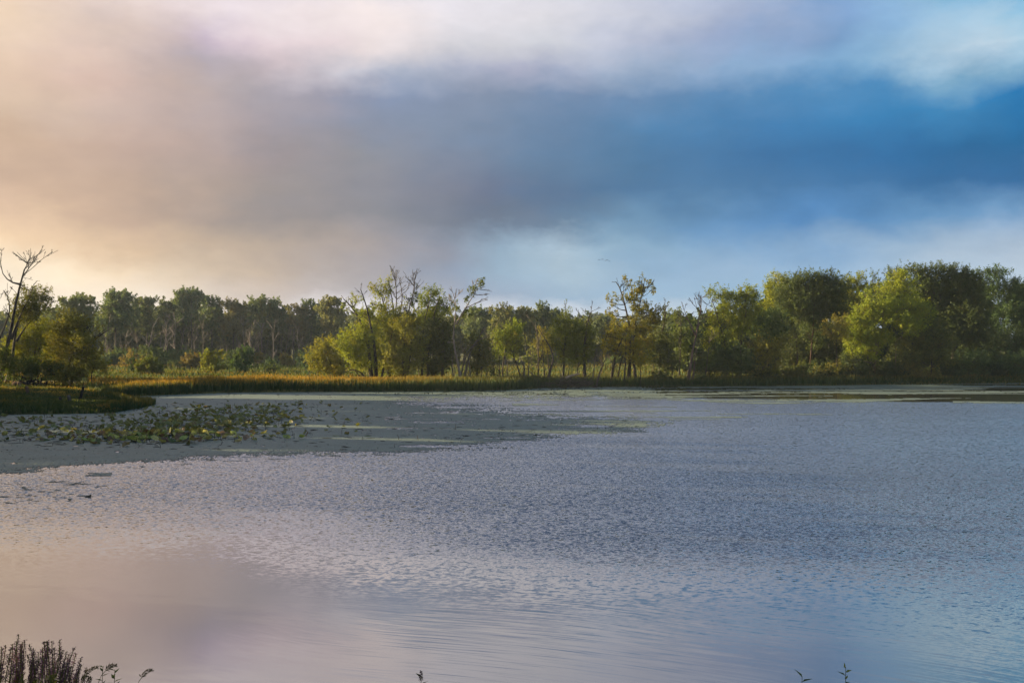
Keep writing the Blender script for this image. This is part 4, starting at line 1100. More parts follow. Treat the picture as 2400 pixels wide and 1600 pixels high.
# --- shrubs in the meadow
for lab, d_, bl, lf in [
    ('dark green bush with yellow tips behind the golden reeds left of the meadow', 186, [(350, 852, 18, 14), (334, 864, 18, 12), (366, 868, 20, 12), (350, 876, 26, 9)], (0.095, 0.11, 0.026)),
    ('narrow dark shrub touching the bush with yellow tips', 196, [(308, 850, 9, 12), (312, 866, 11, 10), (306, 874, 12, 6)], (0.050, 0.075, 0.030)),
    ('pale grey green shrub low before the far wood on the left', 248, [(280, 834, 18, 14), (298, 842, 16, 14), (264, 846, 14, 10), (320, 830, 12, 10)], (0.085, 0.115, 0.065)),
    ('pale shrub behind the bush with yellow tips', 232, [(346, 826, 16, 12), (366, 832, 16, 14), (380, 842, 12, 12)], (0.095, 0.12, 0.060)),
    ('bright yellow green round shrub in the meadow', 196, [(486, 836, 12, 12), (502, 842, 16, 14), (486, 856, 18, 14), (508, 862, 14, 12), (492, 872, 20, 8)], (0.165, 0.17, 0.03)),
    ('blue green rounded shrub right of the yellow green one', 200, [(574, 828, 16, 14), (560, 842, 18, 14), (584, 848, 14, 16), (566, 860, 22, 14), (560, 874, 20, 8)], (0.070, 0.105, 0.048)),
    ('grey green thin shrub between the two round meadow shrubs', 228, [(540, 838, 14, 12), (530, 850, 12, 12), (544, 858, 12, 10)], (0.080, 0.105, 0.060)),
    ('low spreading dark shrub in the open meadow', 206, [(620, 862, 12, 6), (636, 868, 16, 6), (652, 862, 10, 6), (630, 874, 12, 5)], (0.070, 0.09, 0.036)),
    ('small dark bush with bare twigs at the middle of the meadow', 236, [(430, 858, 12, 7), (446, 862, 14, 6), (418, 862, 10, 5)], (0.060, 0.075, 0.040)),
    ('small pale green shrub at the foot of the far wood', 255, [(402, 840, 12, 10), (410, 852, 10, 8)], (0.105, 0.13, 0.060)),
    ('small dark shrub in the meadow left of the willow', 190, [(724, 850, 7, 10), (720, 862, 9, 8)], (0.05, 0.075, 0.034)),
    ('yellow ochre shrub below the bare saplings near the meadow edge', 250, [(664, 842, 14, 10), (676, 850, 12, 8), (604, 840, 14, 10)], (0.14, 0.12, 0.04)),
]:
    ax_ = np.mean([b[0] for b in bl])
    yb = HZ + (CAM_H - 0.6) * F / d_
    tree('shrub', lab, d_, [(0.07, [(ax_, yb), (ax_ + 1, yb - 6), (ax_ + 2, bl[0][1])]), (0.06, [(ax_ - 3, yb), (ax_ - 6, bl[1][1])])], bl, leaf=lf, cat='shrub', part='stem', size=0.32, dens=1.1, spray=0.7)

# --- far wood, single trees of the front row
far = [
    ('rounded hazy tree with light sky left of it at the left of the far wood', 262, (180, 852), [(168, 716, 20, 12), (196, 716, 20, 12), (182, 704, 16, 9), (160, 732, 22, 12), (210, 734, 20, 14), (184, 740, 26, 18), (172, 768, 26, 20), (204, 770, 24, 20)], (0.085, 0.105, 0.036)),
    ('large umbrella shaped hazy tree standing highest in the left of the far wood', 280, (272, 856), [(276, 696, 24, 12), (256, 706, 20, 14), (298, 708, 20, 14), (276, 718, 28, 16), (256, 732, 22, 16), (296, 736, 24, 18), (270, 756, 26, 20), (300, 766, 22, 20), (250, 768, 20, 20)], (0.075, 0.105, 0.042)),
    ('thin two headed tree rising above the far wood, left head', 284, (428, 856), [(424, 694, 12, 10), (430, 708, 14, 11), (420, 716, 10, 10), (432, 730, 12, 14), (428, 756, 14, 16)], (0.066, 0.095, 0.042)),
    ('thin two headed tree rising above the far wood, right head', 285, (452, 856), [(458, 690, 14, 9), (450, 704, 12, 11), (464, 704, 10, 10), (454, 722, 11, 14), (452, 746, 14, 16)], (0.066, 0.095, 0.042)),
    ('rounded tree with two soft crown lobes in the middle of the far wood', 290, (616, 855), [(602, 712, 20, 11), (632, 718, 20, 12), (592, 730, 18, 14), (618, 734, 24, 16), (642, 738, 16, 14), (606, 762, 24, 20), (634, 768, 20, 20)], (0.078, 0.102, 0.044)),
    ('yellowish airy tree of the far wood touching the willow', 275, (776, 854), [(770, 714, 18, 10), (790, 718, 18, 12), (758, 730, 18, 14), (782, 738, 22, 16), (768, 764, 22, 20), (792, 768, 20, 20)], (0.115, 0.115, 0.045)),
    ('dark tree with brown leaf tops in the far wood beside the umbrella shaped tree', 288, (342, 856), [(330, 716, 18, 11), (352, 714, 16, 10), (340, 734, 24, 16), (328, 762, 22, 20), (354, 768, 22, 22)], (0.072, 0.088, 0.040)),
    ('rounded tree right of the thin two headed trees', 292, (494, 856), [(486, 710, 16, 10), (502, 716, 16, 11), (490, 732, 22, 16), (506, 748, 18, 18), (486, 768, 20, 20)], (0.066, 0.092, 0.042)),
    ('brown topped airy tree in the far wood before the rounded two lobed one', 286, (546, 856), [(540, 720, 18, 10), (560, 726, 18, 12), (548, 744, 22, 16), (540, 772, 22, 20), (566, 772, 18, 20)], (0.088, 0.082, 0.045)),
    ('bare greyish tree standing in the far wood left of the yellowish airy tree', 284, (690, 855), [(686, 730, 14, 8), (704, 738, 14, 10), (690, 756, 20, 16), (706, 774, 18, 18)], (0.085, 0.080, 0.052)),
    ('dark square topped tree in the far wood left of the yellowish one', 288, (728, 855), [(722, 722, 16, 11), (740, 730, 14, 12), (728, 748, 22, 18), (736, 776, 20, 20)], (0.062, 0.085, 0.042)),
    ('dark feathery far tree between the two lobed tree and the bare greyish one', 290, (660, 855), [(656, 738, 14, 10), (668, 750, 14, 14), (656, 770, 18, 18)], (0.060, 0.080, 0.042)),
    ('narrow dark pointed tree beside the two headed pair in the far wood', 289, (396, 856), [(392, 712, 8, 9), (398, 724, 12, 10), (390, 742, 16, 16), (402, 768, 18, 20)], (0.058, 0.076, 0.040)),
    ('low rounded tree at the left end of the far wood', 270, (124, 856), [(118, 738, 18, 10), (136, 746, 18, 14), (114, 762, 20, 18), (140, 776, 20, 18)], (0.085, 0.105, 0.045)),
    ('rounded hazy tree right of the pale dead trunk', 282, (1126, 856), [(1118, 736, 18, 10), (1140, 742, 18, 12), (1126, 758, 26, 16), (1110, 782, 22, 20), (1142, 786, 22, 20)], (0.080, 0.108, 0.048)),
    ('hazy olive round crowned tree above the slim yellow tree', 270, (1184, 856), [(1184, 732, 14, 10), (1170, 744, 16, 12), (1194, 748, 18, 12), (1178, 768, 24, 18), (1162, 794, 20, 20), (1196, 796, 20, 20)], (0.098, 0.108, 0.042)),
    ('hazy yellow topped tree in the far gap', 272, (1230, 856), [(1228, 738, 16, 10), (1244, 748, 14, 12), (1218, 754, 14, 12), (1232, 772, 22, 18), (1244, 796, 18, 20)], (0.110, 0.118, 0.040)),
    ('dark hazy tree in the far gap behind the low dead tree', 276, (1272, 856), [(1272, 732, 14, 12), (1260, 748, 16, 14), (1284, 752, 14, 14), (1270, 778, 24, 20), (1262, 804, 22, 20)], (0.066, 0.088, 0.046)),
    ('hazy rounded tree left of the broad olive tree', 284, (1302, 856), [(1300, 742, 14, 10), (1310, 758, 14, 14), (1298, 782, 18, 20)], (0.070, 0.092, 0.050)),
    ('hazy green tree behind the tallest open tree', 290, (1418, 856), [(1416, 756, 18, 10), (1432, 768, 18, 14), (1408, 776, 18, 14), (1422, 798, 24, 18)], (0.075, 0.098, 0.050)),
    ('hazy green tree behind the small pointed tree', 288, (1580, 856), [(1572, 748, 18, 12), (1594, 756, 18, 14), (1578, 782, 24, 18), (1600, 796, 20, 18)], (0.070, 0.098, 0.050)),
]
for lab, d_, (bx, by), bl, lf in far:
    tree('woodland_tree', lab, d_, [(0.25, [(bx, by), (bx + rng.normal(0, 2), by - 50), (bx + rng.normal(0, 3), bl[0][1] + 12)])], bl, leaf=tuple(1.45 * (0.70 * v + 0.30 * sum(lf) / 3) for v in lf), bark=(0.15, 0.125, 0.105), size=0.55, dens=0.42, spray=1.3)  # leaf colours lightened and greyed: part of the haze is put into them

# rest of the far wood, tree behind tree: reads as one mass
P_, C_, V_ = [], [], []
Tm = Tubes()
for i in range(270):
    pxx = rng.uniform(-160, 1720)
    d_ = rng.uniform(296, 360)
    top = np.interp(pxx, [-160, 60, 110, 240, 330, 420, 520, 620, 760, 830, 1080, 1160, 1260, 1340, 1400, 1500, 1620, 1720], [745, 750, 756, 742, 734, 736, 740, 744, 746, 748, 750, 752, 752, 758, 776, 776, 768, 756]) + rng.normal(0, 7)
    c_ = at(pxx, top, d_)
    hgt = c_[2] - 0.6
    r_ = rng.uniform(2.2, 3.8)
    bl = []
    for f_ in (0.92, 0.78, 0.62, 0.45, 0.28):
        bl.append((c_[0] + rng.normal(0, r_ * 0.4), d_ + rng.normal(0, 1.5), 0.6 + hgt * f_ * rng.uniform(0.93, 1.02), r_ * rng.uniform(1.0, 1.35), r_, r_ * 0.75))
    tri, cc, vv = leaf_cloud(bl, d_, 1.0, 0.07, 1.6)
    P_.append(tri); C_.append(cc); V_.append(vv)
    Tm.add(wiggle([(c_[0], d_, 0.2), (c_[0] + rng.normal(0, .8), d_, hgt * 0.5), (c_[0] + rng.normal(0, 1), d_, hgt * 0.9)], 6, 0.15), np.linspace(0.28, 0.06, 6), 5)
P_ = np.concatenate(P_)
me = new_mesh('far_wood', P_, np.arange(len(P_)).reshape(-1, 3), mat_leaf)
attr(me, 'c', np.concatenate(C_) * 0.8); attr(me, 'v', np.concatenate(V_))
o = tag(link('far_wood', me), kind='stuff'); o.color = (0.108, 0.118, 0.082, 1)  # some distance haze is painted into this pale, greyish leaf colour
o2 = link('trunks', Tm.mesh('trunks', mat_bark), o); o2.color = (0.14, 0.115, 0.10, 1); o2['kind'] = 'stuff'
# back rows behind the right-hand wood
P_, C_, V_ = [], [], []
for i in range(60):
    pxx = rng.uniform(1620, 2560)
    d_ = rng.uniform(202, 235)
    top = np.interp(pxx, [1620, 1700, 1780, 1850, 2000, 2100, 2300, 2560], [770, 728, 722, 676, 688, 668, 660, 660]) + rng.normal(6, 7)
    c_ = at(pxx, top, d_); hgt = c_[2] - 0.6
    bl = []
    for f_ in (0.9, 0.72, 0.52, 0.32, 0.14):
        for _ in range(2):
            bl.append((c_[0] + rng.normal(0, 2), d_ + rng.normal(0, 1.5), 0.6 + hgt * f_ * rng.uniform(0.93, 1.02), 3.2, 3, 2.4))
    tri, cc, vv = leaf_cloud(bl, d_, 0.95, 0.06, 1.4)
    P_.append(tri); C_.append(cc); V_.append(vv)
P_ = np.concatenate(P_)
me = new_mesh('back_wood', P_, np.arange(len(P_)).reshape(-1, 3), mat_leaf)
attr(me, 'c', np.concatenate(C_) * 0.8); attr(me, 'v', np.concatenate(V_))
o = tag(link('back_wood', me), kind='stuff'); o.color = (0.055, 0.075, 0.032, 1)

# dead saplings before the far wood: six shapes, copied
sap = []
for k in range(6):
    T = Tubes()
    h_ = 1.0
    lean = rng.normal(0, 0.16)
    W = wiggle([(0, 0, 0), (lean * 3, 0, 5), (lean * 7, rng.normal(0, .5), 10)], 8, 0.12)
    T.add(W, np.linspace(0.15, 0.04, 8), 4)
    for _ in range(9):
        st = W[rng.integers(2, 8)]
        dr = np.array([rng.normal(0, 0.5), rng.normal(0, 0.5), 0.9]); dr /= np.linalg.norm(dr)
        twigs(T, st, st + dr * rng.uniform(1.5, 4), 0.06, 1, 0.03, 0.5, 1.2)
    sap.append(T.mesh('dead_sapling', mat_bark))
for i in range(56):
    pxx = rng.choice([rng.uniform(225, 330), rng.uniform(330, 480), rng.uniform(460, 700), rng.uniform(560, 740)])
    d_ = rng.uniform(262, 286)
    x_ = (pxx - 1200) / F * d_
    o = link('dead_sapling', sap[i % 6], None, (x_, d_, float(ground_h(np.array([x_]), np.array([d_]))[0]) - 0.2))
    s_ = rng.uniform(0.35, 1.25)
    o.scale = (s_, s_, s_); o.rotation_euler = (0, rng.normal(0, 0.08), rng.uniform(0, 6.28))
    o.color = (*(np.array((0.27, 0.22, 0.185)) * rng.uniform(0.5, 1.2)), 1)
    tag(o, ('tall' if s_ > 0.85 else 'short') + ' thin bare ' + ('dark' if sum(o.color[:3]) < 0.55 else 'pale grey') + ' sapling standing at the meadow foot of the far wood', 'dead sapling', 'bare saplings along the far wood')

for i in range(20):
    pxx = [1098, 1132, 1150, 1190, 1252, 1262, 1310, 1352, 1408, 1440, 1484, 1528, 1560, 1596, 1606, 1650, 1072, 1046, 986, 940][i] + rng.normal(0, 4)
    d_ = rng.uniform(160, 170)
    x_ = (pxx - 1200) / F * d_
    o = link('thin_trunk', sap[(i * 5) % 6], None, (x_, d_, float(ground_h(np.array([x_]), np.array([d_]))[0]) - 0.2))
    s_ = rng.uniform(0.35, 0.95)
    o.scale = (s_, s_, s_); o.rotation_euler = (rng.normal(0, 0.1), rng.normal(0, 0.16), rng.uniform(0, 6.28))
    o.color = (*(np.array((0.10, 0.082, 0.068)) * rng.uniform(0.6, 1.2)), 1)
    tag(o, ('tall' if s_ > 0.65 else 'short') + ' thin dark bare trunk standing among the trees of the middle shore', 'dead sapling', 'thin bare trunks along the middle shore')

# distant wooded hill seen through the gap
hx = np.linspace(-160, 420, 70); hy = np.linspace(700, 1150, 24)
HX, HY = np.meshgrid(hx, hy)
HZ_ = 3 + 22 * np.exp(-((HX - 95) / 130) ** 2 - ((HY - 930) / 130) ** 2) + 5 * fbm(HX * 0.01, HY * 0.01, 5, 3)
idx = np.arange(HX.size).reshape(HX.shape)
quads = np.stack([idx[:-1, :-1], idx[:-1, 1:], idx[1:, 1:], idx[1:, :-1]], -1).reshape(-1, 4)
tag(link('hill', new_mesh('hill', np.stack([HX, HY, HZ_], -1).reshape(-1, 3), quads, mat_soil, True)), kind='structure')
n = 300
x = rng.uniform(-150, 400, n); y = rng.uniform(720, 1000, n)
z = 3 + 22 * np.exp(-((x - 95) / 130) ** 2 - ((y - 930) / 130) ** 2)
tri, cc, vv = leaf_cloud([(x[i], y[i], z[i] + rng.uniform(3, 7), 9, 6, 4) for i in range(n)], 900, 3.0, 0.012, 2.5)
me = new_mesh('hill_wood', tri, np.arange(len(tri)).reshape(-1, 3), mat_leaf)
attr(me, 'c', cc * 0.7); attr(me, 'v', vv)
o = tag(link('hill_wood', me), kind='stuff'); o.color = (0.06, 0.08, 0.045, 1)

# ------------------------------------------------------------------ left bank wood debris
d_ = 140.0
gx_, gy_ = (72 - 1200) / F * d_, d_
T = Tubes()
root = empty('root_heap', (gx_, gy_, 0.5), 'black heap of uprooted roots and branches on the left bank', 'root heap')
for _ in range(130):
    a0 = np.array([gx_ + rng.normal(0, 1.1), gy_ + rng.normal(0, 0.7), 0.5 + abs(rng.normal(0.4, 0.4))])
    dr = rng.normal(0, 1, 3); dr /= np.linalg.norm(dr)
    T.add(wiggle([a0, a0 + dr * rng.uniform(0.5, 1.6)], 5, 0.12), np.linspace(rng.uniform(0.06, 0.16), 0.02, 5), 5)
o = link('roots', T.mesh('roots', mat_bark, (gx_, gy_, 0.5)), root); o.color = (0.022, 0.018, 0.015, 1)


def log(name, label, p0, p1, d, r, bark, cat='log', face=None):
    T = Tubes()
    a, b = at(*p0, d), at(*p1, d)
    b[1] -= 0.3
    W = wiggle([a, b], 6, r * 0.12)
    T.add(W, r * np.linspace(1, 0.85, 6), 9)
    root = empty(name, a, label, cat)
    o = link('bark', T.mesh('bark', mat_bark, a), root); o.color = (*bark, 1)
    e = W[-1]; dr = W[-1] - W[-2]; dr /= np.linalg.norm(dr)
    u = np.cross(dr, (0, 0, 1.0)); u /= np.linalg.norm(u) + 1e-9; w = np.cross(dr, u)
    ang = np.arange(9) * 2 * math.pi / 9
    ring = e + dr * 0.01 + r * 0.84 * (np.cos(ang)[:, None] * u + np.sin(ang)[:, None] * w) * rng.uniform(0.8, 1.05, (9, 1))
    o = link('cut_face', new_mesh('cut_face', np.vstack([ring, e + dr * 0.06]) - a, np.array([[i, (i + 1) % 9, 9] for i in range(9)]), mat_bark), root)
    o.color = (*(face or bark), 1)


log('cut_log', 'short log with orange cut end beside the black root heap', (34, 900), (50, 901), 139, 0.42, (0.20, 0.11, 0.06), face=(0.50, 0.30, 0.16))
log('stump', 'slim reddish broken stump before the black root heap', (66, 926), (66, 905), 118, 0.20, (0.20, 0.12, 0.08), 'stump')
log('stump', 'grey broken stump at the tip of the left spit', (164, 944), (165, 926), 106, 0.20, (0.14, 0.12, 0.11), 'stump')
log('stump', 'low dark stump left of the grey broken stump', (146, 946), (145, 930), 106, 0.16, (0.06, 0.05, 0.045), 'stump')
log('snag', 'dark slanted snag right of the grey broken stump', (186, 942), (198, 906), 109, 0.16, (0.05, 0.042, 0.036), 'dead tree')
# yellow wildflowers on the bank
xs, ys = ground_pt(118, 926, 0.6)
n = 240
fx_ = xs + rng.normal(0, 1.7, n); fy_ = ys + rng.normal(0, 1.2, n)
fz = ground_h(fx_, fy_) + rng.uniform(0.45, 0.75, n)
c0 = np.stack([fx_, fy_, fz], 1)
ofs = np.array([[-.06, 0, 0], [.06, 0, 0.02], [0, 0.02, .07]])
o = tag(link('yellow_flowers', new_mesh('yellow_flowers', (c0[:, None] + ofs[None] * rng.uniform(.6, 1.3, (n, 1, 1))).reshape(-1, 3), np.arange(n * 3).reshape(-1, 3), mat_petal)), kind='stuff')
o.color = (0.62, 0.36, 0.03, 1)


# ------------------------------------------------------------------ lotus leaves standing in the weed
def pad_mesh(kind):
    R, S = 4, 16
    vs = [(0, 0, -0.12 if kind != 'tent' else 0.10)]
    for i in range(1, R + 1):
        r = i / R
        for j in range(S):
            a = 2 * math.pi * j / S
            x_, y_ = math.cos(a) * r, math.sin(a) * r
            wav = 0.07 * math.sin(3 * a + 1) * r * r + 0.05 * math.sin(5 * a) * r * r
            if kind == 'cup':
                z_ = 0.42 * r * r - 0.12 + wav
            elif kind == 'tent':
                z_ = 0.10 - 0.75 * abs(y_) ** 1.1 + wav; y_ *= 0.62
            elif kind == 'fold':
                z_ = 0.62 * abs(y_) - 0.1 + wav; y_ *= 0.6
            elif kind == 'curl':
                z_ = 0.5 * x_ * abs(x_) + 0.3 * y_ * y_ + wav * 2; x_ *= 0.8
            else:
                z_ = -0.02 + wav * 0.35
            vs.append((x_, y_, z_))
    fs = []
    for j in range(S):
        fs.append((0, 1 + j, 1 + (j + 1) % S, 1 + (j + 1) % S))
    tri = [(0, 1 + j, 1 + (j + 1) % S) for j in range(S)]
    for i in range(R - 1):
        for j in range(S):
            a = 1 + i * S + j; b = 1 + i * S + (j + 1) % S
            tri += [(a, a + S, b + S), (a, b + S, b)]
    return np.array(vs), np.array(tri)


TINTS = {'flat': ['greyish green', 'olive'], 'cup': ['yellow green', 'mid green', 'pale yellow'], 'tent': ['dark green', 'blackish green'], 'fold': ['olive', 'yellowish'], 'curl': ['brown', 'dark brown', 'tan']}
KINDS = {
    'flat': ('flat floating %s lotus leaf lying on the duckweed', 'flat lotus leaves on the weed', [(0.10, 0.13, 0.05), (0.12, 0.12, 0.06)]),
    'cup': ('cupped %s lotus leaf raised on a stalk above the duckweed', 'raised cupped lotus leaves', [(0.26, 0.29, 0.07), (0.19, 0.24, 0.06), (0.33, 0.31, 0.10)]),
    'tent': ('drooping %s lotus leaf hanging from its stalk over the duckweed', 'drooping lotus leaves', [(0.085, 0.11, 0.03), (0.06, 0.08, 0.025)]),
    'fold': ('folded %s lotus leaf standing edgewise in the duckweed', 'folded lotus leaves', [(0.20, 0.21, 0.06), (0.27, 0.23, 0.08)]),
    'curl': ('curled %s withered lotus leaf standing in the duckweed', 'withered brown lotus leaves', [(0.14, 0.085, 0.04), (0.11, 0.065, 0.04), (0.19, 0.13, 0.08)]),
}
pad_me = {}
for k in KINDS:
    v_, f_ = pad_mesh(k)
    pad_me[k] = new_mesh('lotus_leaf', v_, f_, mat_pad, True)
T = Tubes(); T.add([(0, 0, -1), (0.04, 0.02, -0.5), (0, 0, 0)], [0.03, 0.028, 0.022], 5)
stalk_me = T.mesh('stalk', mat_pad)


def pad_spots(n):
    res = []
    while len(res) < n:
        u = rng.random()
        if u < 0.56:
            a, b = rng.normal(500, 140), rng.normal(0, 1)
            b = 990 - (a - 480) * 0.075 + b * 20
        elif u < 0.72:
            a, b = rng.normal(330, 110), rng.normal(1026, 9)
        elif u < 0.90:
            a, b = rng.uniform(-30, 320), rng.uniform(974, 1040)
        else:
            a, b = rng.uniform(300, 890), rng.uniform(945, 1030)
        if b < 940 or b > 1052 or a < -60 or a > 900:
            continue
        if a > 720 and rng.random() < 0.55:
            continue
        if a < 310 and b < 975:
            continue
        if b > 1048 - max(0, a - 300) * 0.03:
            continue
        res.append((a, b))
    return res


spots = sorted(pad_spots(1200), key=lambda s: -s[1])
P_, F_, nP = [], [], 0
for i, (a, b) in enumerate(spots):
    x_, y_ = ground_pt(a, b)
    core = math.exp(-((a - 480) / 190) ** 2)
    kind = rng.choice(['flat', 'cup', 'tent', 'fold', 'curl'], p=[0.24, 0.24 + 0.10 * core, 0.16 - 0.02 * core, 0.22 - 0.04 * core, 0.14 - 0.04 * core])
    R_ = rng.uniform(0.13, 0.30) * (1 + 0.1 * core)
    z_ = 0.02 if kind == 'flat' else rng.uniform(0.05, 0.14 + 0.2 * core)
    tilt = (rng.normal(0, 0.06), rng.normal(0, 0.06)) if kind == 'flat' else (rng.normal(0.42, 0.28), rng.normal(0, 0.3))
    rz = rng.uniform(0, 6.28)
    if i < 300:
        lab, grp, cols = KINDS[kind]
        o = link('lotus_leaf', pad_me[kind], None, (x_, y_, z_ + 0.02))
        o.scale = (R_, R_, R_); o.rotation_euler = (tilt[0], tilt[1], rz)
        ci = int(rng.integers(len(cols)))
        cc = np.array(cols[ci]) * rng.uniform(1.3, 1.9)
        o.color = (*cc, 1)
        tag(o, lab % TINTS[kind][ci], 'lotus leaf', grp)
        if kind != 'flat':
            s = link('stalk', stalk_me, o)
            s.scale = (1, 1, (z_ + 0.35) / R_)
            s.color = (0.06, 0.07, 0.03, 1)
    else:
        v_, f_ = pad_mesh(kind)
        from mathutils import Euler
        Rm = np.array(Euler((tilt[0], tilt[1], rz)).to_matrix())
        P_.append((v_ * R_) @ Rm.T + np.array((x_, y_, z_ + 0.02))); F_.append(f_ + nP); nP += len(v_)
o = tag(link('lotus_leaves', new_mesh('lotus_leaves', np.concatenate(P_), np.concatenate(F_), mat_pad, True)), kind='stuff')
o.color = (0.24, 0.25, 0.075, 1)
# bare stalks and bits of debris between the leaves
T = Tubes()
for _ in range(1300):
    if rng.random() < 0.75:
        a, b = pad_spots(1)[0]
    else:
        a, b = rng.uniform(0, 1500), rng.uniform(945, 1055)
    x_, y_ = ground_pt(a, b)
    if poly_sd(np.array([a]), np.array([b]), MAT_MAIN)[0] > 0:
        continue
    if rng.random() < 0.3:
        hgt = rng.uniform(0.15, 0.5)
        T.add([(x_, y_, -0.1), (x_ + rng.normal(0, .06), y_, hgt * 0.6), (x_ + rng.normal(0, .14), y_ + rng.normal(0, .1), hgt)], [0.018, 0.016, 0.012], 4)
    else:
        L = rng.uniform(0.15, 0.7)
        T.add([(x_, y_, 0.02), (x_ + L * .5, y_ + rng.normal(0, .05), 0.022 + rng.random() * .02), (x_ + L, y_ + rng.normal(0, .1), 0.02)], [0.015, 0.03, 0.012], 4)
o = tag(link('dead_stalks', T.mesh('dead_stalks', mat_bark)), kind='stuff'); o.color = (0.05, 0.042, 0.03, 1)
# a lone upright leaf on the still water
x_, y_ = ground_pt(206, 1165)
o = link('lotus_leaf', pad_me['tent'], None, (x_, y_, 0.06)); o.scale = (0.16, 0.16, 0.16); o.rotation_euler = (0.1, -0.35, 0.2); o.color = (0.05, 0.055, 0.03, 1)
tag(o, 'lone dark leaf tip sticking out of open water below the weed mat', 'lotus leaf')
s = link('stalk', stalk_me, o); s.scale = (1, 1, 2.5); s.color = (0.06, 0.07, 0.03, 1)


# ------------------------------------------------------------------ plants on the near bank
def leaf_quads(P, D_, L, W):
    """lance-shaped leaves: P base, D_ direction, L length, W width -> vertices and faces"""
    P = np.asarray(P); D_ = np.asarray(D_) / np.linalg.norm(D_, axis=1, keepdims=True)
    side = np.cross(D_, rng.normal(0, 0.3, D_.shape) + np.array([0, 0, 1.0])); side /= np.linalg.norm(side, axis=1, keepdims=True) + 1e-9
    up_ = np.cross(side, D_)
    L = np.asarray(L)[:, None]; W = np.asarray(W)[:, None]
    q = np.stack([P, P + D_ * L * 0.35 + side * W * 0.5 + up_ * L * 0.05, P + D_ * L - up_ * L * 0.12, P + D_ * L * 0.35 - side * W * 0.5 + up_ * L * 0.05], 1)
    n = len(P)
    return q.reshape(-1, 3), np.arange(4 * n).reshape(-1, 4)


def green_mesh(name, parts):
    V = np.concatenate([p[0] for p in parts]); F_ = []; k = 0
    for v_, f_ in parts:
        F_.append(f_ + k); k += len(v_)
    me = new_mesh(name, V, np.concatenate(F_), mat_leaf)
    attr(me, 'c', np.zeros(len(V))); attr(me, 'v', rng.random(len(V)))
    return me


def tube_part(pts, rad, sides=5):
    T = Tubes(); T.add(pts, rad, sides)
    return np.concatenate(T.v), np.concatenate(T.f)


tips = [[(2, 1516), (-14, 1508), (10, 1511), (-24, 1530), (24, 1518), (30, 1507)], [(44, 1486), (40, 1500), (47, 1508), (55, 1503), (58, 1500), (36, 1520)],
        [(70, 1508), (78, 1516), (83, 1525), (90, 1529), (66, 1532), (94, 1540)], [(106, 1503), (111, 1500), (122, 1501), (128, 1514), (100, 1516), (116, 1536)],
        [(141, 1500), (146, 1524), (155, 1528), (160, 1531), (134, 1540), (150, 1548)], [(172, 1516), (178, 1531), (189, 1541), (191, 1556), (202, 1562), (182, 1572), (166, 1560), (212, 1590)]]
plab = ['purple loosestrife cut by the left picture edge', 'tallest purple loosestrife with a spike above all the others', 'shorter purple loosestrife between the two tall ones',
        'upright purple loosestrife in the middle of the clump', 'purple loosestrife with one thick spike leaning right', 'purple loosestrife fanning out furthest right over the water']
for gi, (tp, lab) in enumerate(zip(tips, plab)):
    dd = 10.2 + 0.35 * (gi % 3)
    bx = [-20, 34, 72, 96, 112, 128][gi]
    bx_w = (bx - 1200) / F * dd
    bz = float(ground_h(np.array([bx_w]), np.array([dd]))[0])
    root = empty('loosestrife', (bx_w, dd, bz), lab, 'wildflower', 'purple loosestrife on the near bank')
    rl = np.array((bx_w, dd, bz))
    allt = list(tp)
    for (a, b) in list(tp):          # a few lower side stems between the tall ones
        for _ in range(1):
            allt.append((a + rng.normal(0, 9), b + abs(rng.normal(34, 18))))
    for (a, b) in allt:
        tip = at(a, b, dd + rng.normal(0, 0.18))
        b0 = rl + np.array([rng.normal(0, 0.10), rng.normal(0, 0.10), -0.05])
        mid = b0 * 0.5 + tip * 0.5 + np.array([(b0[0] - tip[0]) * 0.12, 0, 0.05])
        W = wiggle([b0, mid, tip], 14, 0.006)
        parts = [tube_part(W, np.linspace(0.008, 0.0045, 14), 5)]
        k = 70
        u = rng.uniform(0.3, 0.78, k); pos = np.stack([np.interp(u, np.linspace(0, 1, 14), W[:, j]) for j in range(3)], 1)
        ang = rng.uniform(0, 6.28, k)
        dr = np.stack([np.cos(ang), np.sin(ang), rng.uniform(0.2, 0.9, k)], 1)
        parts.append(leaf_quads(pos, dr, rng.uniform(0.04, 0.085, k), rng.uniform(0.010, 0.018, k)))
        parts = [(v_ - rl, f_) for v_, f_ in parts]
        st = link('stem', green_mesh('stem', parts), root)
        st.color = (0.15, 0.15, 0.045, 1)
        # flower spike: whorls of small petals tapering to a bud tip
        k = 150
        u = rng.beta(1.2, 1.3, k) * 0.22 + 0.78
        pos = np.stack([np.interp(u, np.linspace(0, 1, 14), W[:, j]) for j in range(3)], 1)
        ang = rng.uniform(0, 6.28, k)
        rr = 0.013 * (1.12 - u) / 0.3 + 0.004
        pos += np.stack([np.cos(ang) * rr, np.sin(ang) * rr, np.zeros(k)], 1)
        dr = np.stack([np.cos(ang), np.sin(ang), rng.uniform(0.4, 1.3, k)], 1)
        v_, f_ = leaf_quads(pos, dr, rng.uniform(0.012, 0.026, k), rng.uniform(0.008, 0.015, k))
        sp_ = link('flower_spike', new_mesh('flower_spike', v_ - rl, f_, mat_petal), st)
        sp_.color = (*(np.array((0.20, 0.095, 0.125)) * rng.uniform(0.55, 1.3)), 1)


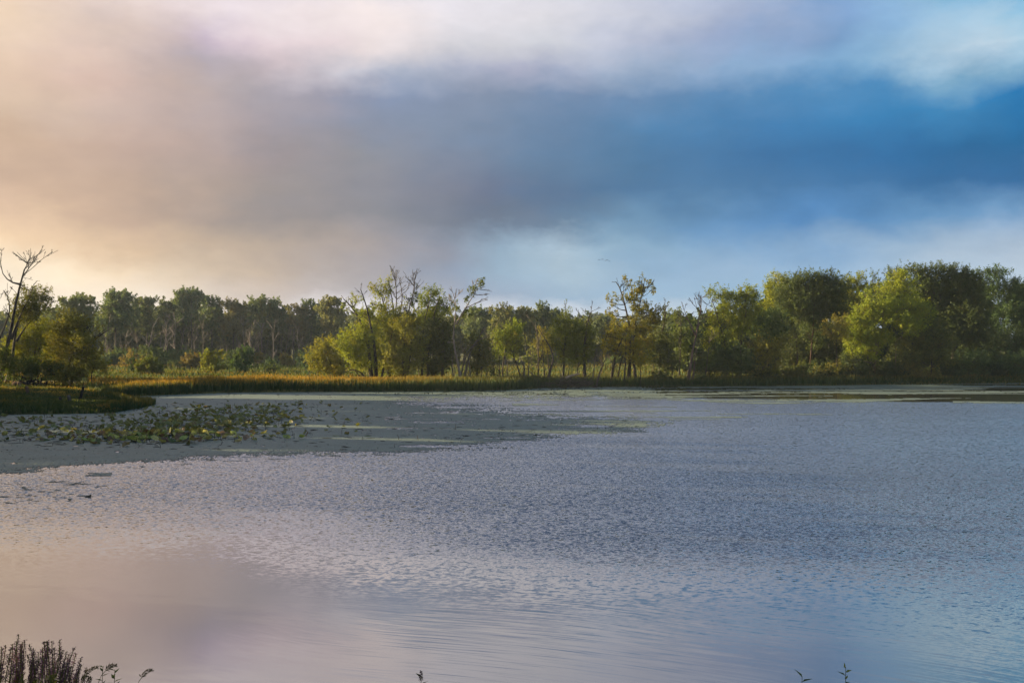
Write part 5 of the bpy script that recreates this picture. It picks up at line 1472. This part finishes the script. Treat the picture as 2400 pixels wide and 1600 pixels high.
def sedge(label, base_px, pts, dd, n_spk=12):
    """a nodding seed head on a thin stalk"""
    bx_w = (base_px - 1200) / F * dd
    bz = float(ground_h(np.array([bx_w]), np.array([dd]))[0])
    rl = np.array((bx_w, dd, bz))
    root = empty('seed_grass', rl, label, 'grass')
    P = [rl + np.array([0, 0, -0.05])] + [at(a, b, dd) for a, b in pts]
    W = wiggle(P, 24, 0.002)
    parts = [tube_part(W, np.linspace(0.006, 0.003, 24), 5)]
    k = 6
    ii = rng.integers(3, 14, k)
    dr = np.stack([rng.normal(0, 1, k), rng.normal(0, 1, k), rng.uniform(0.4, 1, k)], 1)
    parts.append(leaf_quads(W[ii], dr, rng.uniform(0.15, 0.3, k), rng.uniform(0.01, 0.016, k)))
    st = link('stem', green_mesh('stem', [(v_ - rl, f_) for v_, f_ in parts]), root); st.color = (0.14, 0.145, 0.05, 1)
    head = at(*pts[-2], dd), at(*pts[-1], dd)
    L = np.linalg.norm(head[1] - head[0])
    u = np.repeat(np.linspace(0.0, 1.0, n_spk), 4)
    pos = np.asarray(head[0])[None] * (1 - u[:, None]) + np.asarray(head[1])[None] * u[:, None]
    pos[:, 2] += L * 0.16 * np.sin(u * math.pi)
    ax = (head[1] - head[0]) / L
    side = np.where(np.arange(len(u)) % 2 == 0, 1.0, -0.75)
    perp = np.cross(ax, (0, 1.0, 0))
    dr = ax[None] * 0.9 + perp[None] * side[:, None] * 0.75 + rng.normal(0, 0.22, (len(u), 3))
    v_, f_ = leaf_quads(pos, dr, rng.uniform(0.030, 0.055, len(u)) * (1.1 - 0.5 * u), np.full(len(u), 0.013))
    hd = link('seed_head', new_mesh('seed_head', v_ - rl, f_, mat_petal), root); hd.color = (0.15, 0.125, 0.045, 1)


sedge('nodding seed grass nearest the purple loosestrife', 176, [(188, 1598), (200, 1577), (228, 1565)], 10.4)
sedge('nodding seed grass with thick drooping head', 214, [(230, 1588), (246, 1568), (272, 1559)], 10.1)
sedge('nodding seed grass standing alone right of the leafy weeds', 300, [(322, 1598), (330, 1585), (356, 1570)], 10.4)
sedge('short seed grass behind the nodding ones', 180, [(186, 1610), (190, 1594), (205, 1584)], 10.6, 9)
sedge('slanted seed grass tip below the thick drooping head', 200, [(200, 1625), (204, 1600), (213, 1588)], 10.6, 8)


def weed(label, px0, tip, dd, nl, ll, lw, col, spike=False):
    bx_w = (px0 - 1200) / F * dd
    bz = float(ground_h(np.array([bx_w]), np.array([dd]))[0])
    rl = np.array((bx_w, dd, bz))
    root = empty('leafy_weed', rl, label, 'plant')
    tp = at(*tip, dd)
    W = wiggle([rl - np.array([0, 0, .05]), rl * 0.5 + tp * 0.5, tp], 16, 0.004)
    st = link('stem', green_mesh('stem', [tuple((lambda r: (r[0] - rl, r[1]))(tube_part(W, np.linspace(0.007, 0.003, 16), 5)))]), root)
    st.color = (0.07, 0.08, 0.03, 1)
    u = np.linspace(0.45, 0.99, nl)
    pos = np.stack([np.interp(u, np.linspace(0, 1, 16), W[:, j]) for j in range(3)], 1)
    ang = np.arange(nl) * 2.4 + rng.normal(0, 0.3, nl)
    for k in range(nl):
        dr = np.array([[math.cos(ang[k]), math.sin(ang[k]) * 0.8, 0.55]])
        v_, f_ = leaf_quads(pos[k:k + 1], dr, [1.9 * ll * (1.25 - 0.6 * u[k]) * rng.uniform(.8, 1.2)], [lw * 2.4])
        lf = link('leaf', green_mesh('leaf', [(v_ - rl, f_)]), root); lf.color = (*col, 1)
    if spike:
        k = 90
        uu_ = rng.random(k)
        pos = tp + np.array([0, 0, 1]) * (uu_ * 0.10 - 0.05)[:, None]
        ang = rng.uniform(0, 6.28, k)
        rr = 0.015 * (1 - uu_) + 0.003
        pos += np.stack([np.cos(ang) * rr, np.sin(ang) * rr, np.zeros(k)], 1)
        v_, f_ = leaf_quads(pos, np.stack([np.cos(ang), np.sin(ang), np.full(k, 1.2)], 1), np.full(k, 0.018), np.full(k, 0.009))
        sp_ = link('flower_spike', new_mesh('flower_spike', v_ - rl, f_, mat_petal), root); sp_.color = (0.05, 0.018, 0.03, 1)


weed('bushy dark weed under the thick drooping seed head', 250, (270, 1569), 10.2, 26, 0.07, 0.014, (0.055, 0.075, 0.024))
weed('dark weed with broad leaves at the bottom edge right of the loosestrife', 238, (240, 1560), 10.3, 16, 0.05, 0.010, (0.055, 0.07, 0.024))
weed('single dark flower spike poking up alone at the bottom edge', 987, (987, 1584), 10.0, 10, 0.055, 0.010, (0.04, 0.05, 0.02), True)
weed('lower leafy shoot with broad basal leaves at the bottom edge', 1880, (1880, 1582), 10.0, 15, 0.085, 0.022, (0.06, 0.085, 0.028))
weed('taller leafy willow shoot with narrow leaves at the bottom edge', 1984, (1982, 1563), 10.0, 20, 0.06, 0.014, (0.06, 0.085, 0.028))

# ------------------------------------------------------------------ birds
bird_spots = [(1404, 609, 'leftmost small dark bird of the flying row'), (1412, 608, 'second small dark bird of the flying row, wings bent'), (1419, 611, 'third small dark bird flying lowest in the middle of the row'),
              (1422.5, 609, 'fourth small dark bird flying close above the third'), (1428, 612, 'rightmost small dark bird trailing the flying row')]
for i, (a, b, lab) in enumerate(bird_spots):
    p_ = at(a, b, 620)
    T = Tubes()
    T.add([(-0.45, 0, 0), (-0.25, 0, 0.02), (0, 0, 0.02), (0.25, 0, 0.01), (0.42, 0, 0.04), (0.55, 0, 0.05)], [0.02, 0.09, 0.13, 0.09, 0.05, 0.02], 7)
    root = empty('flying_bird', p_, lab, 'bird', 'birds flying in a row above the trees')
    o = link('body', T.mesh('body', mat_bird), root)
    flap = [0.15, 0.5, -0.2, 0.35, 0.1][i]
    for sgn in (-1, 1):
        v_ = np.array([(0.15, 0, 0.03), (-0.2, 0, 0.03), (-0.12, sgn * 0.42, 0.03 + flap * 0.4), (0.16, sgn * 0.42, 0.05 + flap * 0.4), (-0.12, sgn * 0.85, 0.03 + flap * 0.3)])
        v2 = v_ + np.array([0, 0, 0.02])
        link('wing', new_mesh('wing', np.vstack([v_, v2]), np.array([(0, 1, 2), (0, 2, 3), (3, 2, 4), (5, 7, 6), (5, 8, 7), (8, 9, 7)]), mat_bird), root)
    root.rotation_euler = (0, 0, math.radians(35)); root.scale = (1.3, 1.3, 1.3)

# ------------------------------------------------------------------ air
HAZE_DENSITY = 0.00012
m = bpy.data.materials.new('haze')
m.use_nodes = True
t = m.node_tree
t.nodes.clear()
pv = N(t, 'ShaderNodeVolumePrincipled')
pv.inputs['Color'].default_value = (0.72, 0.84, 1.0, 1)
pv.inputs['Density'].default_value = HAZE_DENSITY
pv.inputs['Anisotropy'].default_value = 0.3
o_ = N(t, 'ShaderNodeOutputMaterial')
t.links.new(pv.outputs[0], o_.inputs['Volume'])
x0, x1, y0, y1, z0, z1 = -940, 940, -90, 1440, -2.2, 36
v_ = [(x, y, z) for z in (z0, z1) for y in (y0, y1) for x in (x0, x1)]
f_ = [(0, 2, 3, 1), (4, 5, 7, 6), (0, 1, 5, 4), (2, 6, 7, 3), (0, 4, 6, 2), (1, 3, 7, 5)]
tag(link('haze', new_mesh('haze', np.array(v_), np.array(f_), m)), kind='stuff')
